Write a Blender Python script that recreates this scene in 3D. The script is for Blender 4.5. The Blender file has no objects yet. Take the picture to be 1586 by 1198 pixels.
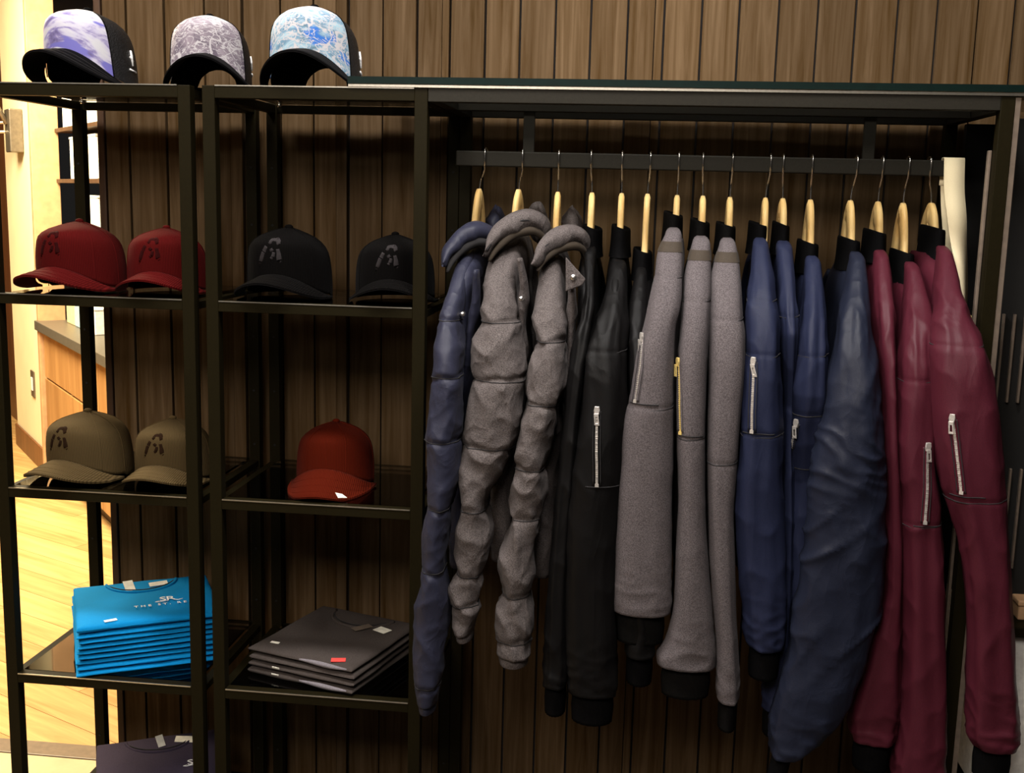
import bpy, math, random
import numpy as np
from mathutils import Vector, Matrix, noise, Euler

random.seed(7)
SC = bpy.context.scene
COL = SC.collection
R = math.radians

# ------------------------------------------------------------------ camera
W, H, FPX = 1586.0, 1198.0, 1742.466
YAW, PITCH, ROLL = 0.11373, 0.16418, 0.02528
CAM = np.array([0.8567, -2.1345, 1.55])
_cy, _sy, _cp, _sp = math.cos(YAW), math.sin(YAW), math.cos(PITCH), math.sin(PITCH)
FWD = np.array([-_sy*_cp, _cy*_cp, -_sp])
_r = np.array([_cy, _sy, 0.0]); _u = np.cross(_r, FWD)
RGT = math.cos(ROLL)*_r + math.sin(ROLL)*_u
UPV = -math.sin(ROLL)*_r + math.cos(ROLL)*_u
cd = bpy.data.cameras.new('camera'); cam = bpy.data.objects.new('camera', cd); COL.objects.link(cam)
cd.sensor_fit = 'HORIZONTAL'; cd.sensor_width = 36.0; cd.lens = FPX/W*36.0
cd.clip_start = 0.05; cd.clip_end = 100
m = Matrix.Identity(4)
for i in range(3):
    m[i][0] = RGT[i]; m[i][1] = UPV[i]; m[i][2] = -FWD[i]; m[i][3] = CAM[i]
cam.matrix_world = m
SC.camera = cam


def at(px, py, Y):
    """world point on the plane Y seen at a photo pixel (used to measure the place)"""
    d = FWD + RGT*(px-W/2)/FPX - UPV*(py-H/2)/FPX
    return Vector(CAM + d*((Y-CAM[1])/d[1]))


# ------------------------------------------------------------------ world, lights, exposure
wd = bpy.data.worlds.new('world'); SC.world = wd; wd.use_nodes = True
wd.node_tree.nodes['Background'].inputs[0].default_value = (1.0, 0.93, 0.88, 1)
wd.node_tree.nodes['Background'].inputs[1].default_value = 0.012
SC.view_settings.view_transform = 'Standard'; SC.view_settings.look = 'None'
SC.view_settings.gamma = 1.0; SC.view_settings.use_curve_mapping = False
SC.view_settings.exposure = 0.0
CEIL = 3.0


def spot(name, loc, target, power, color, size=80, blend=.6, rad=.05):
    l = bpy.data.lights.new(name, 'SPOT'); l.energy = power; l.color = color
    l.spot_size = R(size); l.spot_blend = blend; l.shadow_soft_size = rad
    o = bpy.data.objects.new(name, l); COL.objects.link(o); o.location = loc
    o.rotation_euler = (Vector(target)-Vector(loc)).to_track_quat('-Z', 'Y').to_euler()
    return o


def area(name, loc, target, power, color, sx, sy):
    l = bpy.data.lights.new(name, 'AREA'); l.energy = power; l.color = color
    l.shape = 'RECTANGLE'; l.size = sx; l.size_y = sy
    o = bpy.data.objects.new(name, l); COL.objects.link(o); o.location = loc
    o.rotation_euler = (Vector(target)-Vector(loc)).to_track_quat('-Z', 'Y').to_euler()
    return o


WARM = (1.0, 0.96, 0.92)
SPOTS = [((-0.75, -0.56, 2.93), (-0.35, 0.1, 1.2), 88), ((0.15, -0.62, 2.93), (0.5, 0.1, 1.2), 140), ((0.95, -0.62, 2.93), (1.3, 0.1, 1.2), 155)]
for lo, ta, pw in SPOTS:
    spot('ceiling_spot_light', lo, ta, pw, WARM, 110, .7, .22)
area('store_fill_light', (0.2, -2.6, 2.95), (0.5, 0.0, 0.6), 125, (1.0, .90, .80), 1.6, 1.2)  # unseen fill added to brighten the lower jackets and the wall
area('side_room_ceiling_light', (-2.35, 2.0, 2.9), (-2.3, 2.25, 0), 420, (1.0, .82, .52), 1.4, 1.4)


# ------------------------------------------------------------------ materials
def nt(name):
    mt = bpy.data.materials.new(name); mt.use_nodes = True
    t = mt.node_tree; b = t.nodes['Principled BSDF']
    return mt, t, b


def N(t, typ, **kw):
    n = t.nodes.new(typ)
    for k, v in kw.items():
        if k in ('inputs',):
            for a, c in v.items(): n.inputs[a].default_value = c
        else: setattr(n, k, v)
    return n


def ramp(t, fac, stops):
    n = t.nodes.new('ShaderNodeValToRGB')
    while len(n.color_ramp.elements) < len(stops): n.color_ramp.elements.new(0.5)
    for e, (p, c) in zip(n.color_ramp.elements, stops): e.position = p; e.color = (*c, 1)
    t.links.new(fac, n.inputs[0]); return n.outputs[0]


def coords(t, scale=(1, 1, 1), kind='Object', rot=(0, 0, 0)):
    tc = t.nodes.new('ShaderNodeTexCoord'); mp = t.nodes.new('ShaderNodeMapping')
    mp.inputs['Scale'].default_value = scale; mp.inputs['Rotation'].default_value = rot
    t.links.new(tc.outputs[kind], mp.inputs[0]); return mp.outputs[0]


def bump(t, b, hgt, strength=.3, dist=.002):
    n = t.nodes.new('ShaderNodeBump'); n.inputs['Strength'].default_value = strength; n.inputs['Distance'].default_value = dist
    t.links.new(hgt, n.inputs['Height']); t.links.new(n.outputs[0], b.inputs['Normal'])


def plain(name, c, rough=.5, metal=0.0, nscale=60, var=.15, bmp=.0, spec=None):
    mt, t, b = nt(name)
    nz = N(t, 'ShaderNodeTexNoise'); nz.inputs['Scale'].default_value = nscale; nz.inputs['Detail'].default_value = 4
    t.links.new(coords(t), nz.inputs[0])
    lo = tuple(x*(1-var) for x in c); hi = tuple(min(1, x*(1+var)) for x in c)
    t.links.new(ramp(t, nz.outputs[0], [(.3, lo), (.7, hi)]), b.inputs['Base Color'])
    b.inputs['Roughness'].default_value = rough; b.inputs['Metallic'].default_value = metal
    if bmp: bump(t, b, nz.outputs[0], bmp, .001)
    if spec is not None: b.inputs['Specular IOR Level'].default_value = spec
    return mt


def wood(name, dark, light, rough=.5, stretch=(40, 40, 1.6), rnd=.5, spec=.25):
    mt, t, b = nt(name)
    oi = t.nodes.new('ShaderNodeObjectInfo')
    tc = t.nodes.new('ShaderNodeTexCoord')
    add = N(t, 'ShaderNodeVectorMath', operation='ADD')
    mul = N(t, 'ShaderNodeMath', operation='MULTIPLY'); mul.inputs[1].default_value = 17.0
    t.links.new(oi.outputs['Random'], mul.inputs[0]); t.links.new(tc.outputs['Object'], add.inputs[0]); t.links.new(mul.outputs[0], add.inputs[1])
    mp = t.nodes.new('ShaderNodeMapping'); mp.inputs['Scale'].default_value = stretch
    t.links.new(add.outputs[0], mp.inputs[0])
    nz = N(t, 'ShaderNodeTexNoise'); nz.inputs['Scale'].default_value = 1.0; nz.inputs['Detail'].default_value = 6; nz.inputs['Roughness'].default_value = .62
    nz.inputs['Distortion'].default_value = .6
    t.links.new(mp.outputs[0], nz.inputs[0])
    col = ramp(t, nz.outputs[0], [(.28, dark), (.72, light)])
    # per-board tone
    mr = N(t, 'ShaderNodeMapRange'); mr.inputs['To Min'].default_value = 1-rnd*.5; mr.inputs['To Max'].default_value = 1+rnd*.5
    t.links.new(oi.outputs['Random'], mr.inputs[0])
    hsv = t.nodes.new('ShaderNodeHueSaturation'); t.links.new(col, hsv.inputs['Color']); t.links.new(mr.outputs[0], hsv.inputs['Value'])
    t.links.new(hsv.outputs[0], b.inputs['Base Color'])
    b.inputs['Roughness'].default_value = rough; b.inputs['Specular IOR Level'].default_value = spec
    bump(t, b, nz.outputs[0], .25, .002)
    return mt


def fabric(name, c, c2=None, scale=900, rough=.8, sheen=.2, mottled=0.0, spec=.3, crease=.06, zs=1.0):
    mt, t, b = nt(name)
    c2 = c2 or tuple(x*.7 for x in c)
    co = coords(t)
    nz = N(t, 'ShaderNodeTexNoise'); nz.inputs['Scale'].default_value = scale; nz.inputs['Detail'].default_value = 2
    t.links.new(co, nz.inputs[0])
    t.links.new(ramp(t, nz.outputs[0], [(.35, c2), (.65, c)]), b.inputs['Base Color'])
    b.inputs['Roughness'].default_value = rough
    b.inputs['Specular IOR Level'].default_value = spec
    b.inputs['Sheen Weight'].default_value = sheen*.12
    n2 = N(t, 'ShaderNodeTexNoise'); n2.inputs['Scale'].default_value = 15; n2.inputs['Detail'].default_value = 3; n2.inputs['Distortion'].default_value = .5; n2.noise_type = 'RIDGED_MULTIFRACTAL'; n2.inputs['Offset'].default_value = .85; n2.inputs['Gain'].default_value = 1.6
    t.links.new(coords(t, (1, 1, zs)), n2.inputs[0])
    mx = N(t, 'ShaderNodeMath', operation='MULTIPLY_ADD'); mx.inputs[1].default_value = .12
    t.links.new(nz.outputs[0], mx.inputs[0]); t.links.new(n2.outputs[0], mx.inputs[2])
    bump(t, b, mx.outputs[0], crease, .012)
    return mt


def corduroy(name, c):
    mt, t, b = nt(name)
    at_ = t.nodes.new('ShaderNodeUVMap'); at_.uv_map = 'uv'
    sx = t.nodes.new('ShaderNodeSeparateXYZ'); t.links.new(at_.outputs[0], sx.inputs[0])
    mu = N(t, 'ShaderNodeMath', operation='MULTIPLY'); mu.inputs[1].default_value = 2*math.pi
    t.links.new(sx.outputs[0], mu.inputs[0])
    si = N(t, 'ShaderNodeMath', operation='SINE'); t.links.new(mu.outputs[0], si.inputs[0])
    mr = N(t, 'ShaderNodeMapRange'); mr.inputs['From Min'].default_value = -1
    t.links.new(si.outputs[0], mr.inputs[0])
    t.links.new(ramp(t, mr.outputs[0], [(.0, tuple(x*.5 for x in c)), (.6, c)]), b.inputs['Base Color'])
    b.inputs['Roughness'].default_value = .85; b.inputs['Sheen Weight'].default_value = .05; b.inputs['Specular IOR Level'].default_value = .03; b.inputs['Sheen Roughness'].default_value = .4
    b.inputs['Sheen Tint'].default_value = (*[min(1, x*3+.1) for x in c], 1)
    bump(t, b, mr.outputs[0], .6, .001)
    return mt


def glassy(name, tint, gloss=.12, rough=.03):
    mt = bpy.data.materials.new(name); mt.use_nodes = True; t = mt.node_tree
    for n in list(t.nodes): t.nodes.remove(n)
    out = t.nodes.new('ShaderNodeOutputMaterial'); tr = t.nodes.new('ShaderNodeBsdfTransparent'); gl = t.nodes.new('ShaderNodeBsdfGlossy')
    tr.inputs[0].default_value = (*tint, 1); gl.inputs['Roughness'].default_value = rough
    fr = t.nodes.new('ShaderNodeFresnel'); fr.inputs[0].default_value = 1.5
    mx = t.nodes.new('ShaderNodeMixShader'); t.links.new(fr.outputs[0], mx.inputs[0]); t.links.new(tr.outputs[0], mx.inputs[1]); t.links.new(gl.outputs[0], mx.inputs[2])
    t.links.new(mx.outputs[0], out.inputs[0])
    return mt


def print_mat(name, stops, scale, dist, seed, grad, lines=None, patch=None):
    """landscape print on a cap's front panel: uv.x across, uv.y up"""
    mt, t, b = nt(name)
    uv = t.nodes.new('ShaderNodeUVMap'); uv.uv_map = 'uv'
    def noi(sc_, loc, det, dst):
        mp = t.nodes.new('ShaderNodeMapping'); mp.inputs['Scale'].default_value = (sc_[0], sc_[1], 1); mp.inputs['Location'].default_value = (loc, loc*1.7, 0)
        t.links.new(uv.outputs[0], mp.inputs[0])
        n = N(t, 'ShaderNodeTexNoise'); n.inputs['Scale'].default_value = 1; n.inputs['Detail'].default_value = det; n.inputs['Roughness'].default_value = .6; n.inputs['Distortion'].default_value = dst
        t.links.new(mp.outputs[0], n.inputs[0]); return n.outputs[0]
    sx = t.nodes.new('ShaderNodeSeparateXYZ'); t.links.new(uv.outputs[0], sx.inputs[0])
    ma = N(t, 'ShaderNodeMath', operation='MULTIPLY_ADD'); ma.inputs[1].default_value = grad
    t.links.new(sx.outputs[1], ma.inputs[0]); t.links.new(noi(scale, seed, 6, dist), ma.inputs[2])
    col = ramp(t, ma.outputs[0], stops)
    def over(col, fac, c2):
        mx = N(t, 'ShaderNodeMix', data_type='RGBA'); t.links.new(fac, mx.inputs[0]); t.links.new(col, mx.inputs[6]); mx.inputs[7].default_value = (*c2, 1); return mx.outputs[2]
    if patch:
        col = over(col, ramp(t, noi(patch[0], seed+2.2, 3, .4), [(patch[1], (0, 0, 0)), (patch[1]+.04, (1, 1, 1))]), patch[2])
    if lines:
        for k, (sc_, wd_) in enumerate(lines):
            sb = N(t, 'ShaderNodeMath', operation='SUBTRACT'); sb.inputs[1].default_value = .5; t.links.new(noi(sc_, seed+5+k*3, 2, 1.2), sb.inputs[0])
            ab = N(t, 'ShaderNodeMath', operation='ABSOLUTE'); t.links.new(sb.outputs[0], ab.inputs[0])
            col = over(col, ramp(t, ab.outputs[0], [(wd_*.4, (1, 1, 1)), (wd_, (0, 0, 0))]), (.44, .42, .44))
    # pale sky over the ridge
    sk = N(t, 'ShaderNodeMath', operation='MULTIPLY_ADD'); sk.inputs[1].default_value = .35; t.links.new(noi((3, 1), seed+9, 3, 0), sk.inputs[0]); t.links.new(sx.outputs[1], sk.inputs[2])
    col = over(col, ramp(t, sk.outputs[0], [(.90, (0, 0, 0)), (.99, (1, 1, 1))]), (.50, .51, .53))
    t.links.new(col, b.inputs['Base Color'])
    b.inputs['Roughness'].default_value = .7
    return mt


def meshmat(name):
    mt, t, b = nt(name)
    v = N(t, 'ShaderNodeTexVoronoi'); v.inputs['Scale'].default_value = 330
    t.links.new(coords(t), v.inputs[0])
    t.links.new(ramp(t, v.outputs[0], [(.2, (.0015, .0015, .002)), (.7, (.008, .008, .009))]), b.inputs['Base Color'])
    b.inputs['Roughness'].default_value = .55; bump(t, b, v.outputs[0], .8, .001)
    return mt


M = {}
M['wall_wood'] = wood('slat_wood', (.038, .0185, .0036), (.108, .070, .037), .7, (55, 55, 2.2), .35, .06)
M['wall_back'] = plain('wall_backing', (.006, .004, .003), .9)
M['floor_wood'] = wood('floor_oak', (.36, .19, .065), (.62, .40, .17), .35, (1.4, 22, 22), .25)
M['floor_near'] = plain('floor_store', (.07, .05, .035), .5, 0, 8)  # unseen store floor set dark to cut bounce onto jackets and wall
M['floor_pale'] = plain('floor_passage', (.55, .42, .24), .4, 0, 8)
M['threshold'] = plain('threshold_strip', (.16, .11, .07), .4)
M['cream'] = plain('cream_paint', (.80, .70, .48), .7, 0, 5, .05)
M['ceiling'] = plain('ceiling_paint', (.55, .5, .45), .8)
M['trim'] = plain('tan_trim', (.50, .30, .16), .5, 0, 20)
M['cabwood'] = wood('cabinet_oak', (.26, .13, .045), (.44, .25, .10), .45, (12, 12, 1.2), .15)
M['cabdark'] = wood('cabinet_dark', (.035, .018, .010), (.075, .04, .022), .5, (30, 30, 1.5), .2)
M['stone'] = plain('counter_stone', (.085, .075, .06), .4)
M['bronze'] = plain('dark_bronze_metal', (.0090, .0070, .0026), .5, 0, 300, .12, 0, .05)
M['bronze2'] = plain('rail_bronze_metal', (.017, .0152, .0115), .5, 0, 300, .12, 0, .08)
M['bright'] = plain('bright_metal_and_glint', (.55, .52, .45), .3, .9, 200, .1)  # sconce rods, and strips that imitate edge highlights
M['strip'] = plain('pale_metal_strip', (.20, .155, .12), .4, .4)
M['glass'] = glassy('smoked_glass', (.60, .60, .585))
M['glass2'] = glassy('clear_shelf_glass', (.74, .74, .725))
M['glasstop'] = glassy('tinted_top_glass', (.76, .77, .76))
M['glassedge'] = plain('green_glass_edge', (.0008, .0065, .0052), .5, 0, 60, .15, 0, .1)
M['chrome'] = plain('hook_chrome', (.75, .73, .70), .2, 1.0)
M['hanger'] = wood('hanger_wood', (.72, .42, .13), (.97, .74, .34), .4, (60, 12, 12), .3)
M['silver'] = plain('zipper_silver', (.70, .66, .62), .3, .6, 900, .3)
M['gold'] = plain('zipper_gold', (.85, .62, .22), .35, .4, 900, .25)
M['snap'] = plain('snap_metal', (.7, .68, .66), .3, 1.0)
M['tag'] = plain('care_tag', (.75, .72, .62), .7)
M['tagyellow'] = plain('yellow_tag', (.75, .62, .22), .6)
M['strap'] = plain('cotton_webbing', (.98, .84, .56), .9, 0, 900, .05, .2)
M['black_rib'] = fabric('black_rib_knit', (.0042, .004, .0044), (.002, .002, .0022), 500, .9, 0, 0, .03)
M['grey_rib'] = fabric('grey_rib_knit', (.0065, .006, .0058), (.0035, .0035, .0033), 500, .9, 0, 0, .03)
M['navy_puff'] = fabric('navy_nylon', (.0215, .0230, .041), (.0165, .0175, .033), 700, .5, .1, 0, .2, .22, .7)
M['grey_puff'] = fabric('heather_nylon', (.110, .095, .092), (.050, .042, .041), 520, .75, .1, 0, .1, .34, .7)
M['grey_wool'] = fabric('heather_wool', (.116, .101, .105), (.057, .049, .051), 520, .85, .1, 0, .06, .03, .3)
M['brown_tape'] = fabric('brown_tape', (.040, .029, .019), None, 700, .8)
M['black_nylon'] = fabric('black_nylon', (.0050, .0046, .0047), (.0033, .0031, .0032), 700, .5, 0, 0, .10, .16, .3)
M['navy_nylon'] = fabric('navy_satin', (.0140, .0175, .0410), (.0105, .0135, .0325), 700, .55, 0, 0, .12, .10, .25)
M['navy_slate'] = fabric('slate_navy_satin', (.0105, .0132, .0260), (.008, .010, .020), 700, .5, 0, 0, .16, .16, .6)
M['maroon_nylon'] = fabric('maroon_satin', (.064, .0100, .0185), (.050, .0076, .0142), 700, .5, 0, 0, .15, .12, .22)
M['seam'] = plain('dark_seam_thread', (.010, .009, .010), .9)  # dark thread for seams, stitches and piping
M['red_cord'] = corduroy('red_corduroy', (.070, .0042, .004))
M['olive_cord'] = corduroy('olive_corduroy', (.080, .054, .023))
M['black_cord'] = corduroy('black_corduroy', (.0028, .0024, .0023))
M['rust_cord'] = corduroy('rust_corduroy', (.070, .0068, .002))
M['red_emb'] = plain('dark_red_thread', (.022, .003, .003), .95, 0, 60, .15, 0, .03)
M['olive_emb'] = plain('dark_brown_thread', (.016, .008, .004), .95, 0, 60, .15, 0, .03)
M['black_emb'] = plain('grey_thread', (.022, .019, .020), .8, 0, 60, .15, 0, .05)
M['brim_black'] = fabric('black_twill', (.0040, .0038, .0042), (.0025, .0023, .0025), 700, .85, .0, 0, .04)
M['cap_mesh'] = meshmat('black_cap_mesh')
M['white_thread'] = plain('white_thread', (.8, .8, .8), .7)
M['print_purple'] = print_mat('mountain_print', [(.34, (.05, .04, .10)), (.48, (.17, .14, .32)), (.56, (.42, .40, .52)), (.64, (.48, .48, .52))], (2.6, 5.2), .5, 3.3, .16, None, ((1.7, 3.0), .56, (.13, .12, .40)))
M['print_grey'] = print_mat('lightning_print', [(.35, (.09, .07, .10)), (.65, (.24, .20, .24))], (4, 4), 1.0, 8.1, .1, [((2.3, 1.9), .018), ((4.4, 4.0), .022), ((6, 9), .026)])
M['print_blue'] = print_mat('wave_print', [(.32, (.06, .12, .16)), (.5, (.13, .24, .34)), (.66, (.30, .44, .52))], (4, 4.6), 1.4, 5.4, .1, [((2.6, 2.2), .018), ((5, 6), .024), ((7, 10), .026)], ((1.9, 2.1), .57, (.015, .12, .45)))
M['blue_tee'] = fabric('blue_jersey', (.003, .20, .48), (.002, .16, .40), 900, .85, 0, 0, .06, .05)
M['black_tee'] = fabric('charcoal_jersey', (.062, .051, .046), (.037, .030, .027), 700, .9, 0, 0, .05, .05)
M['navy_tee'] = fabric('dark_navy_jersey', (.048, .038, .062), (.034, .027, .046), 700, .9, 0, 0, .05, .05)
M['grey_edge'] = fabric('grey_jersey', (.20, .18, .20), (.12, .11, .12), 700, .9)
M['redmark'] = plain('red_label', (.75, .06, .05), .6)
M['whitebox'] = plain('white_card', (.85, .85, .82), .6)
M['bluebox'] = plain('blue_card', (.35, .5, .6), .6)
M['yellowbox'] = plain('yellow_card', (.8, .68, .35), .6)
M['plate'] = plain('outlet_plate', (.14, .11, .08), .4, .4)
M['sconce'] = plain('sconce_metal', (.20, .17, .13), .35, .7)
M['doorwood'] = wood('door_wood', (.10, .04, .015), (.20, .08, .03), .4, (20, 20, 1.4), .2)
M['blackpanel'] = plain('black_panel', (.004, .0035, .003), .95)
M['lens'] = None
mt, t, b = nt('lamp_lens'); b.inputs['Emission Color'].default_value = (1, .92, .8, 1); b.inputs['Emission Strength'].default_value = 6; M['lens'] = mt


# ------------------------------------------------------------------ mesh helpers
class MB:
    def __init__(s): s.v = []; s.f = []; s.uv = {}

    def box(s, x0, x1, y0, y1, z0, z1):
        o = len(s.v)
        s.v += [(x, y, z) for z in (z0, z1) for y in (y0, y1) for x in (x0, x1)]
        s.f += [tuple(o+i for i in q) for q in ((0, 2, 3, 1), (4, 5, 7, 6), (0, 1, 5, 4), (2, 6, 7, 3), (0, 4, 6, 2), (1, 3, 7, 5))]
        return s

    def loft(s, rings, caps=(True, True), closed=True):
        o = len(s.v); n = len(rings[0])
        for r in rings: s.v += [tuple(p) for p in r]
        for i in range(len(rings)-1):
            for j in range(n if closed else n-1):
                a = o+i*n+j; b_ = o+i*n+(j+1) % n
                s.f.append((a, b_, b_+n, a+n))
        if caps[0]: s.f.append(tuple(o+j for j in range(n-1, -1, -1)))
        if caps[1]: s.f.append(tuple(o+(len(rings)-1)*n+j for j in range(n)))
        return s

    def tube(s, pts, r, seg=8, caps=True):
        pts = [Vector(p) for p in pts]; rings = []
        for i, p in enumerate(pts):
            d = (pts[min(i+1, len(pts)-1)]-pts[max(i-1, 0)]).normalized()
            ref = Vector((0, 0, 1)) if abs(d.z) < .9 else Vector((1, 0, 0))
            a = d.cross(ref).normalized(); b_ = d.cross(a).normalized()
            rr = r[i] if isinstance(r, (list, tuple)) else r
            rings.append([p+a*rr*math.cos(2*math.pi*k/seg)+b_*rr*math.sin(2*math.pi*k/seg) for k in range(seg)])
        return s.loft(rings, (caps, caps))

    def build(s, name, mat, parent=None, smooth=False, bevel=0.0, uvs=None, offset=None):
        me = bpy.data.meshes.new(name)
        off = Vector(offset) if offset else Vector((0, 0, 0))
        me.from_pydata([tuple(Vector(p)-off) for p in s.v], [], s.f)
        me.update()
        if uvs is not None:
            l = me.uv_layers.new(name='uv')
            for lp in me.loops: l.data[lp.index].uv = uvs[lp.vertex_index]
        if smooth:
            for p in me.polygons: p.use_smooth = True
        me.materials.append(M[mat] if isinstance(mat, str) else mat)
        o = bpy.data.objects.new(name, me); COL.objects.link(o)
        if parent: o.parent = parent
        if bevel:
            md = o.modifiers.new('bevel', 'BEVEL'); md.width = bevel; md.segments = 2; md.limit_method = 'ANGLE'
        return o


def thing(name, label, cat, loc=(0, 0, 0), rotz=0, group=None):
    o = bpy.data.objects.new(name, None); COL.objects.link(o); o.location = loc; o.rotation_euler = (0, 0, rotz)
    o.empty_display_size = .05
    o['label'] = label; o['category'] = cat
    if group: o['group'] = group
    return o


def tag(o, label, cat, group=None):
    o['label'] = label; o['category'] = cat
    if group: o['group'] = group
    return o


def struct(o, label=None):
    o['kind'] = 'structure'
    if label: o['label'] = label
    return o


def hermite(xs, ys, n_or_x):
    """monotone-ish smooth interpolation through points"""
    xs = np.array(xs, float); ys = np.array(ys, float); q = np.array(n_or_x, float)
    d = np.diff(ys)/np.diff(xs); mm = np.zeros_like(ys); mm[1:-1] = (d[1:]+d[:-1])/2; mm[0] = d[0]; mm[-1] = d[-1]
    mm[1:-1][d[1:]*d[:-1] <= 0] = 0
    i = np.clip(np.searchsorted(xs, q)-1, 0, len(xs)-2); h = xs[i+1]-xs[i]; u = (q-xs[i])/h
    return (2*u**3-3*u**2+1)*ys[i]+(u**3-2*u**2+u)*h*mm[i]+(-2*u**3+3*u**2)*ys[i+1]+(u**3-u**2)*h*mm[i+1]


def text_mesh(body, size, extrude=.0003, spacing=1.0):
    cu = bpy.data.curves.new('t', 'FONT'); cu.body = body; cu.size = size; cu.extrude = extrude; cu.align_x = 'CENTER'; cu.space_character = spacing
    cu.resolution_u = 2
    ob = bpy.data.objects.new('t', cu); COL.objects.link(ob)
    dg = bpy.context.evaluated_depsgraph_get()
    me = bpy.data.meshes.new_from_object(ob.evaluated_get(dg))
    bpy.data.objects.remove(ob); bpy.data.curves.remove(cu)
    return me


# ------------------------------------------------------------------ setting: slatted back wall
WY = 0.445           # front of the slat wall
XL, XR = -0.415, 2.35
wall = struct(MB().box(XL, XR, WY+.012, WY+.10, 0, CEIL).build('wall_back', 'wall_back'), 'wall clad in vertical dark brown wooden boards')
joints = [-0.415, -0.356, -0.265, -0.168, -0.078, 0.011, 0.089, 0.17, 0.25, 0.328, 0.403, 0.482, 0.56, 0.639, 0.717, 0.798, 0.877, 0.958, 1.038, 1.122, 1.205, 1.285, 1.372, 1.454, 1.535, 1.612]
while joints[-1] < XR-.04: joints.append(joints[-1]+random.uniform(.078, .088))
rg = random.Random(3)
for i in range(len(joints)-1):
    a, b_ = joints[i]+.002, joints[i+1]-.0025
    dy = rg.uniform(-.007, .004)
    if rg.random() < .32:
        k = b_-(b_-a)*rg.uniform(.22, .34)
        parts = [(a, k-.0007, dy), (k+.0007, b_, dy+rg.choice([-.006, -.004, .005]))]
    else: parts = [(a, b_, dy)]
    for (p, q, d) in parts:
        o = MB().box(p, q, WY+d, WY+.016, .09, CEIL-.002).build('plank', 'wall_wood', wall, bevel=.0012)
bb = struct(MB().box(XL, XR, WY-.014, WY+.012, 0, .088).build('baseboard_back', 'wall_wood', bevel=.003), 'low wooden baseboard under the slatted wall')
struct(MB().box(XL-.018, XL-.001, WY-.008, WY+.10, 0, CEIL).build('trim_1', 'cabdark', bevel=.002), 'dark edge board closing the slatted wall end')

# floors
E1 = Vector((.642, -.766, 0)).normalized(); NRM = Vector((-.766, -.642, 0)).normalized()
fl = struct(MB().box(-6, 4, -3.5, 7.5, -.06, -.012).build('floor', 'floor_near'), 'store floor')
fz = struct(MB().box(-.47, 4, -3.4, .60, -.012, 0).build('floor_store', 'floor_near'), 'store floor under the rack, made dark to cut bounced light')
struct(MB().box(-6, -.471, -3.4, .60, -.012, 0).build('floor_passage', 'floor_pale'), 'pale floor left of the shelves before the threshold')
struct(MB().box(-6, 4, .602, .675, -.012, .003).build('trim_2', 'threshold', bevel=.002), 'narrow brown threshold strip across the floor')
side = struct(MB().box(-6, 4, .676, 7.5, -.0118, -.008).build('floor_side_room', 'cabdark'), 'golden oak plank floor of the side room')
ang = R(-26)
pw, pl = .15, 1.25
cth, sth = math.cos(ang), math.sin(ang)
plank_me = None
for r_ in range(-30, 30):
    for c_ in range(-4, 5):
        u0 = c_*pl+(r_ % 3)*.42; v0 = r_*pw
        cx, cy = -2.1+u0*cth-v0*sth, 2.7+u0*sth+v0*cth
        if not (-5.0 < cx < .9 and .2 < cy < 5.6): continue
        cor = [(cx+a*cth-b_*sth, cy+a*sth+b_*cth) for a, b_ in ((-pl/2+.001, -pw/2+.001), (pl/2-.001, -pw/2+.001), (pl/2-.001, pw/2-.001), (-pl/2+.001, pw/2-.001))]
        if max(q[1] for q in cor) < .69: continue
        if min(q[1] for q in cor) > .677:
            if plank_me is None:
                o = MB().box(-pl/2+.001, pl/2-.001, -pw/2+.001, pw/2-.001, -.008, 0).build('floor_plank', 'floor_wood', side); plank_me = o.data
            else:
                o = bpy.data.objects.new('floor_plank', plank_me); COL.objects.link(o); o.parent = side
            o.location = (cx, cy, 0); o.rotation_euler = (0, 0, ang)
        else:      # board cut off at the threshold
            poly = []
            for k in range(4):
                a, b_ = cor[k], cor[(k+1) % 4]
                if a[1] >= .677: poly.append(a)
                if (a[1] >= .677) != (b_[1] >= .677):
                    f = (.677-a[1])/(b_[1]-a[1]); poly.append((a[0]+(b_[0]-a[0])*f, .677))
            if len(poly) < 3: continue
            lp = [((x-cx)*cth+(y-cy)*sth, -(x-cx)*sth+(y-cy)*cth) for x, y in poly]
            o = MB().loft([[(x, y, z) for x, y in lp] for z in (-.008, 0)]).build('floor_plank', 'floor_wood', side)
            o.location = (cx, cy, 0); o.rotation_euler = (0, 0, ang)

# ceiling and enclosing walls of the place
struct(MB().box(-6, 4, -3.5, 7.5, CEIL, CEIL+.05).build('ceiling', 'ceiling'), 'plain ceiling')
for lo, ta, pw_ in SPOTS:
    d = thing('recessed_downlight', 'round recessed ceiling downlight above the clothes rack at x', 'light', (lo[0], lo[1], CEIL))
    d['label'] = {-.75: 'recessed ceiling downlight above the shelves of caps', .15: 'recessed ceiling downlight above the grey jackets', .95: 'recessed ceiling downlight above the maroon jackets'}[round(lo[0], 2)]
    d['group'] = 'ceiling downlights'
    rings = [[(r*math.cos(2*math.pi*k/24), r*math.sin(2*math.pi*k/24), z) for k in range(24)] for r, z in ((.07, -.001), (.085, -.001), (.085, -.008), (.07, -.008))]
    MB().loft(rings+[rings[0]], (False, False)).build('trim_ring', 'bronze', d)
    MB().loft([[(.068*math.cos(2*math.pi*k/24), .068*math.sin(2*math.pi*k/24), z) for k in range(24)] for z in (-.001, -.003)]).build('lens', 'lens', d)


# ------------------------------------------------------------------ side room (angled wall on the left, behind)
def wp(s, d, z):
    """s along the angled wall, d out of it towards the store, z up"""
    base = Vector((-2.465, 3.692, 0)); p = base+E1*s+NRM*d; return Vector((p.x, p.y, z))


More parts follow.
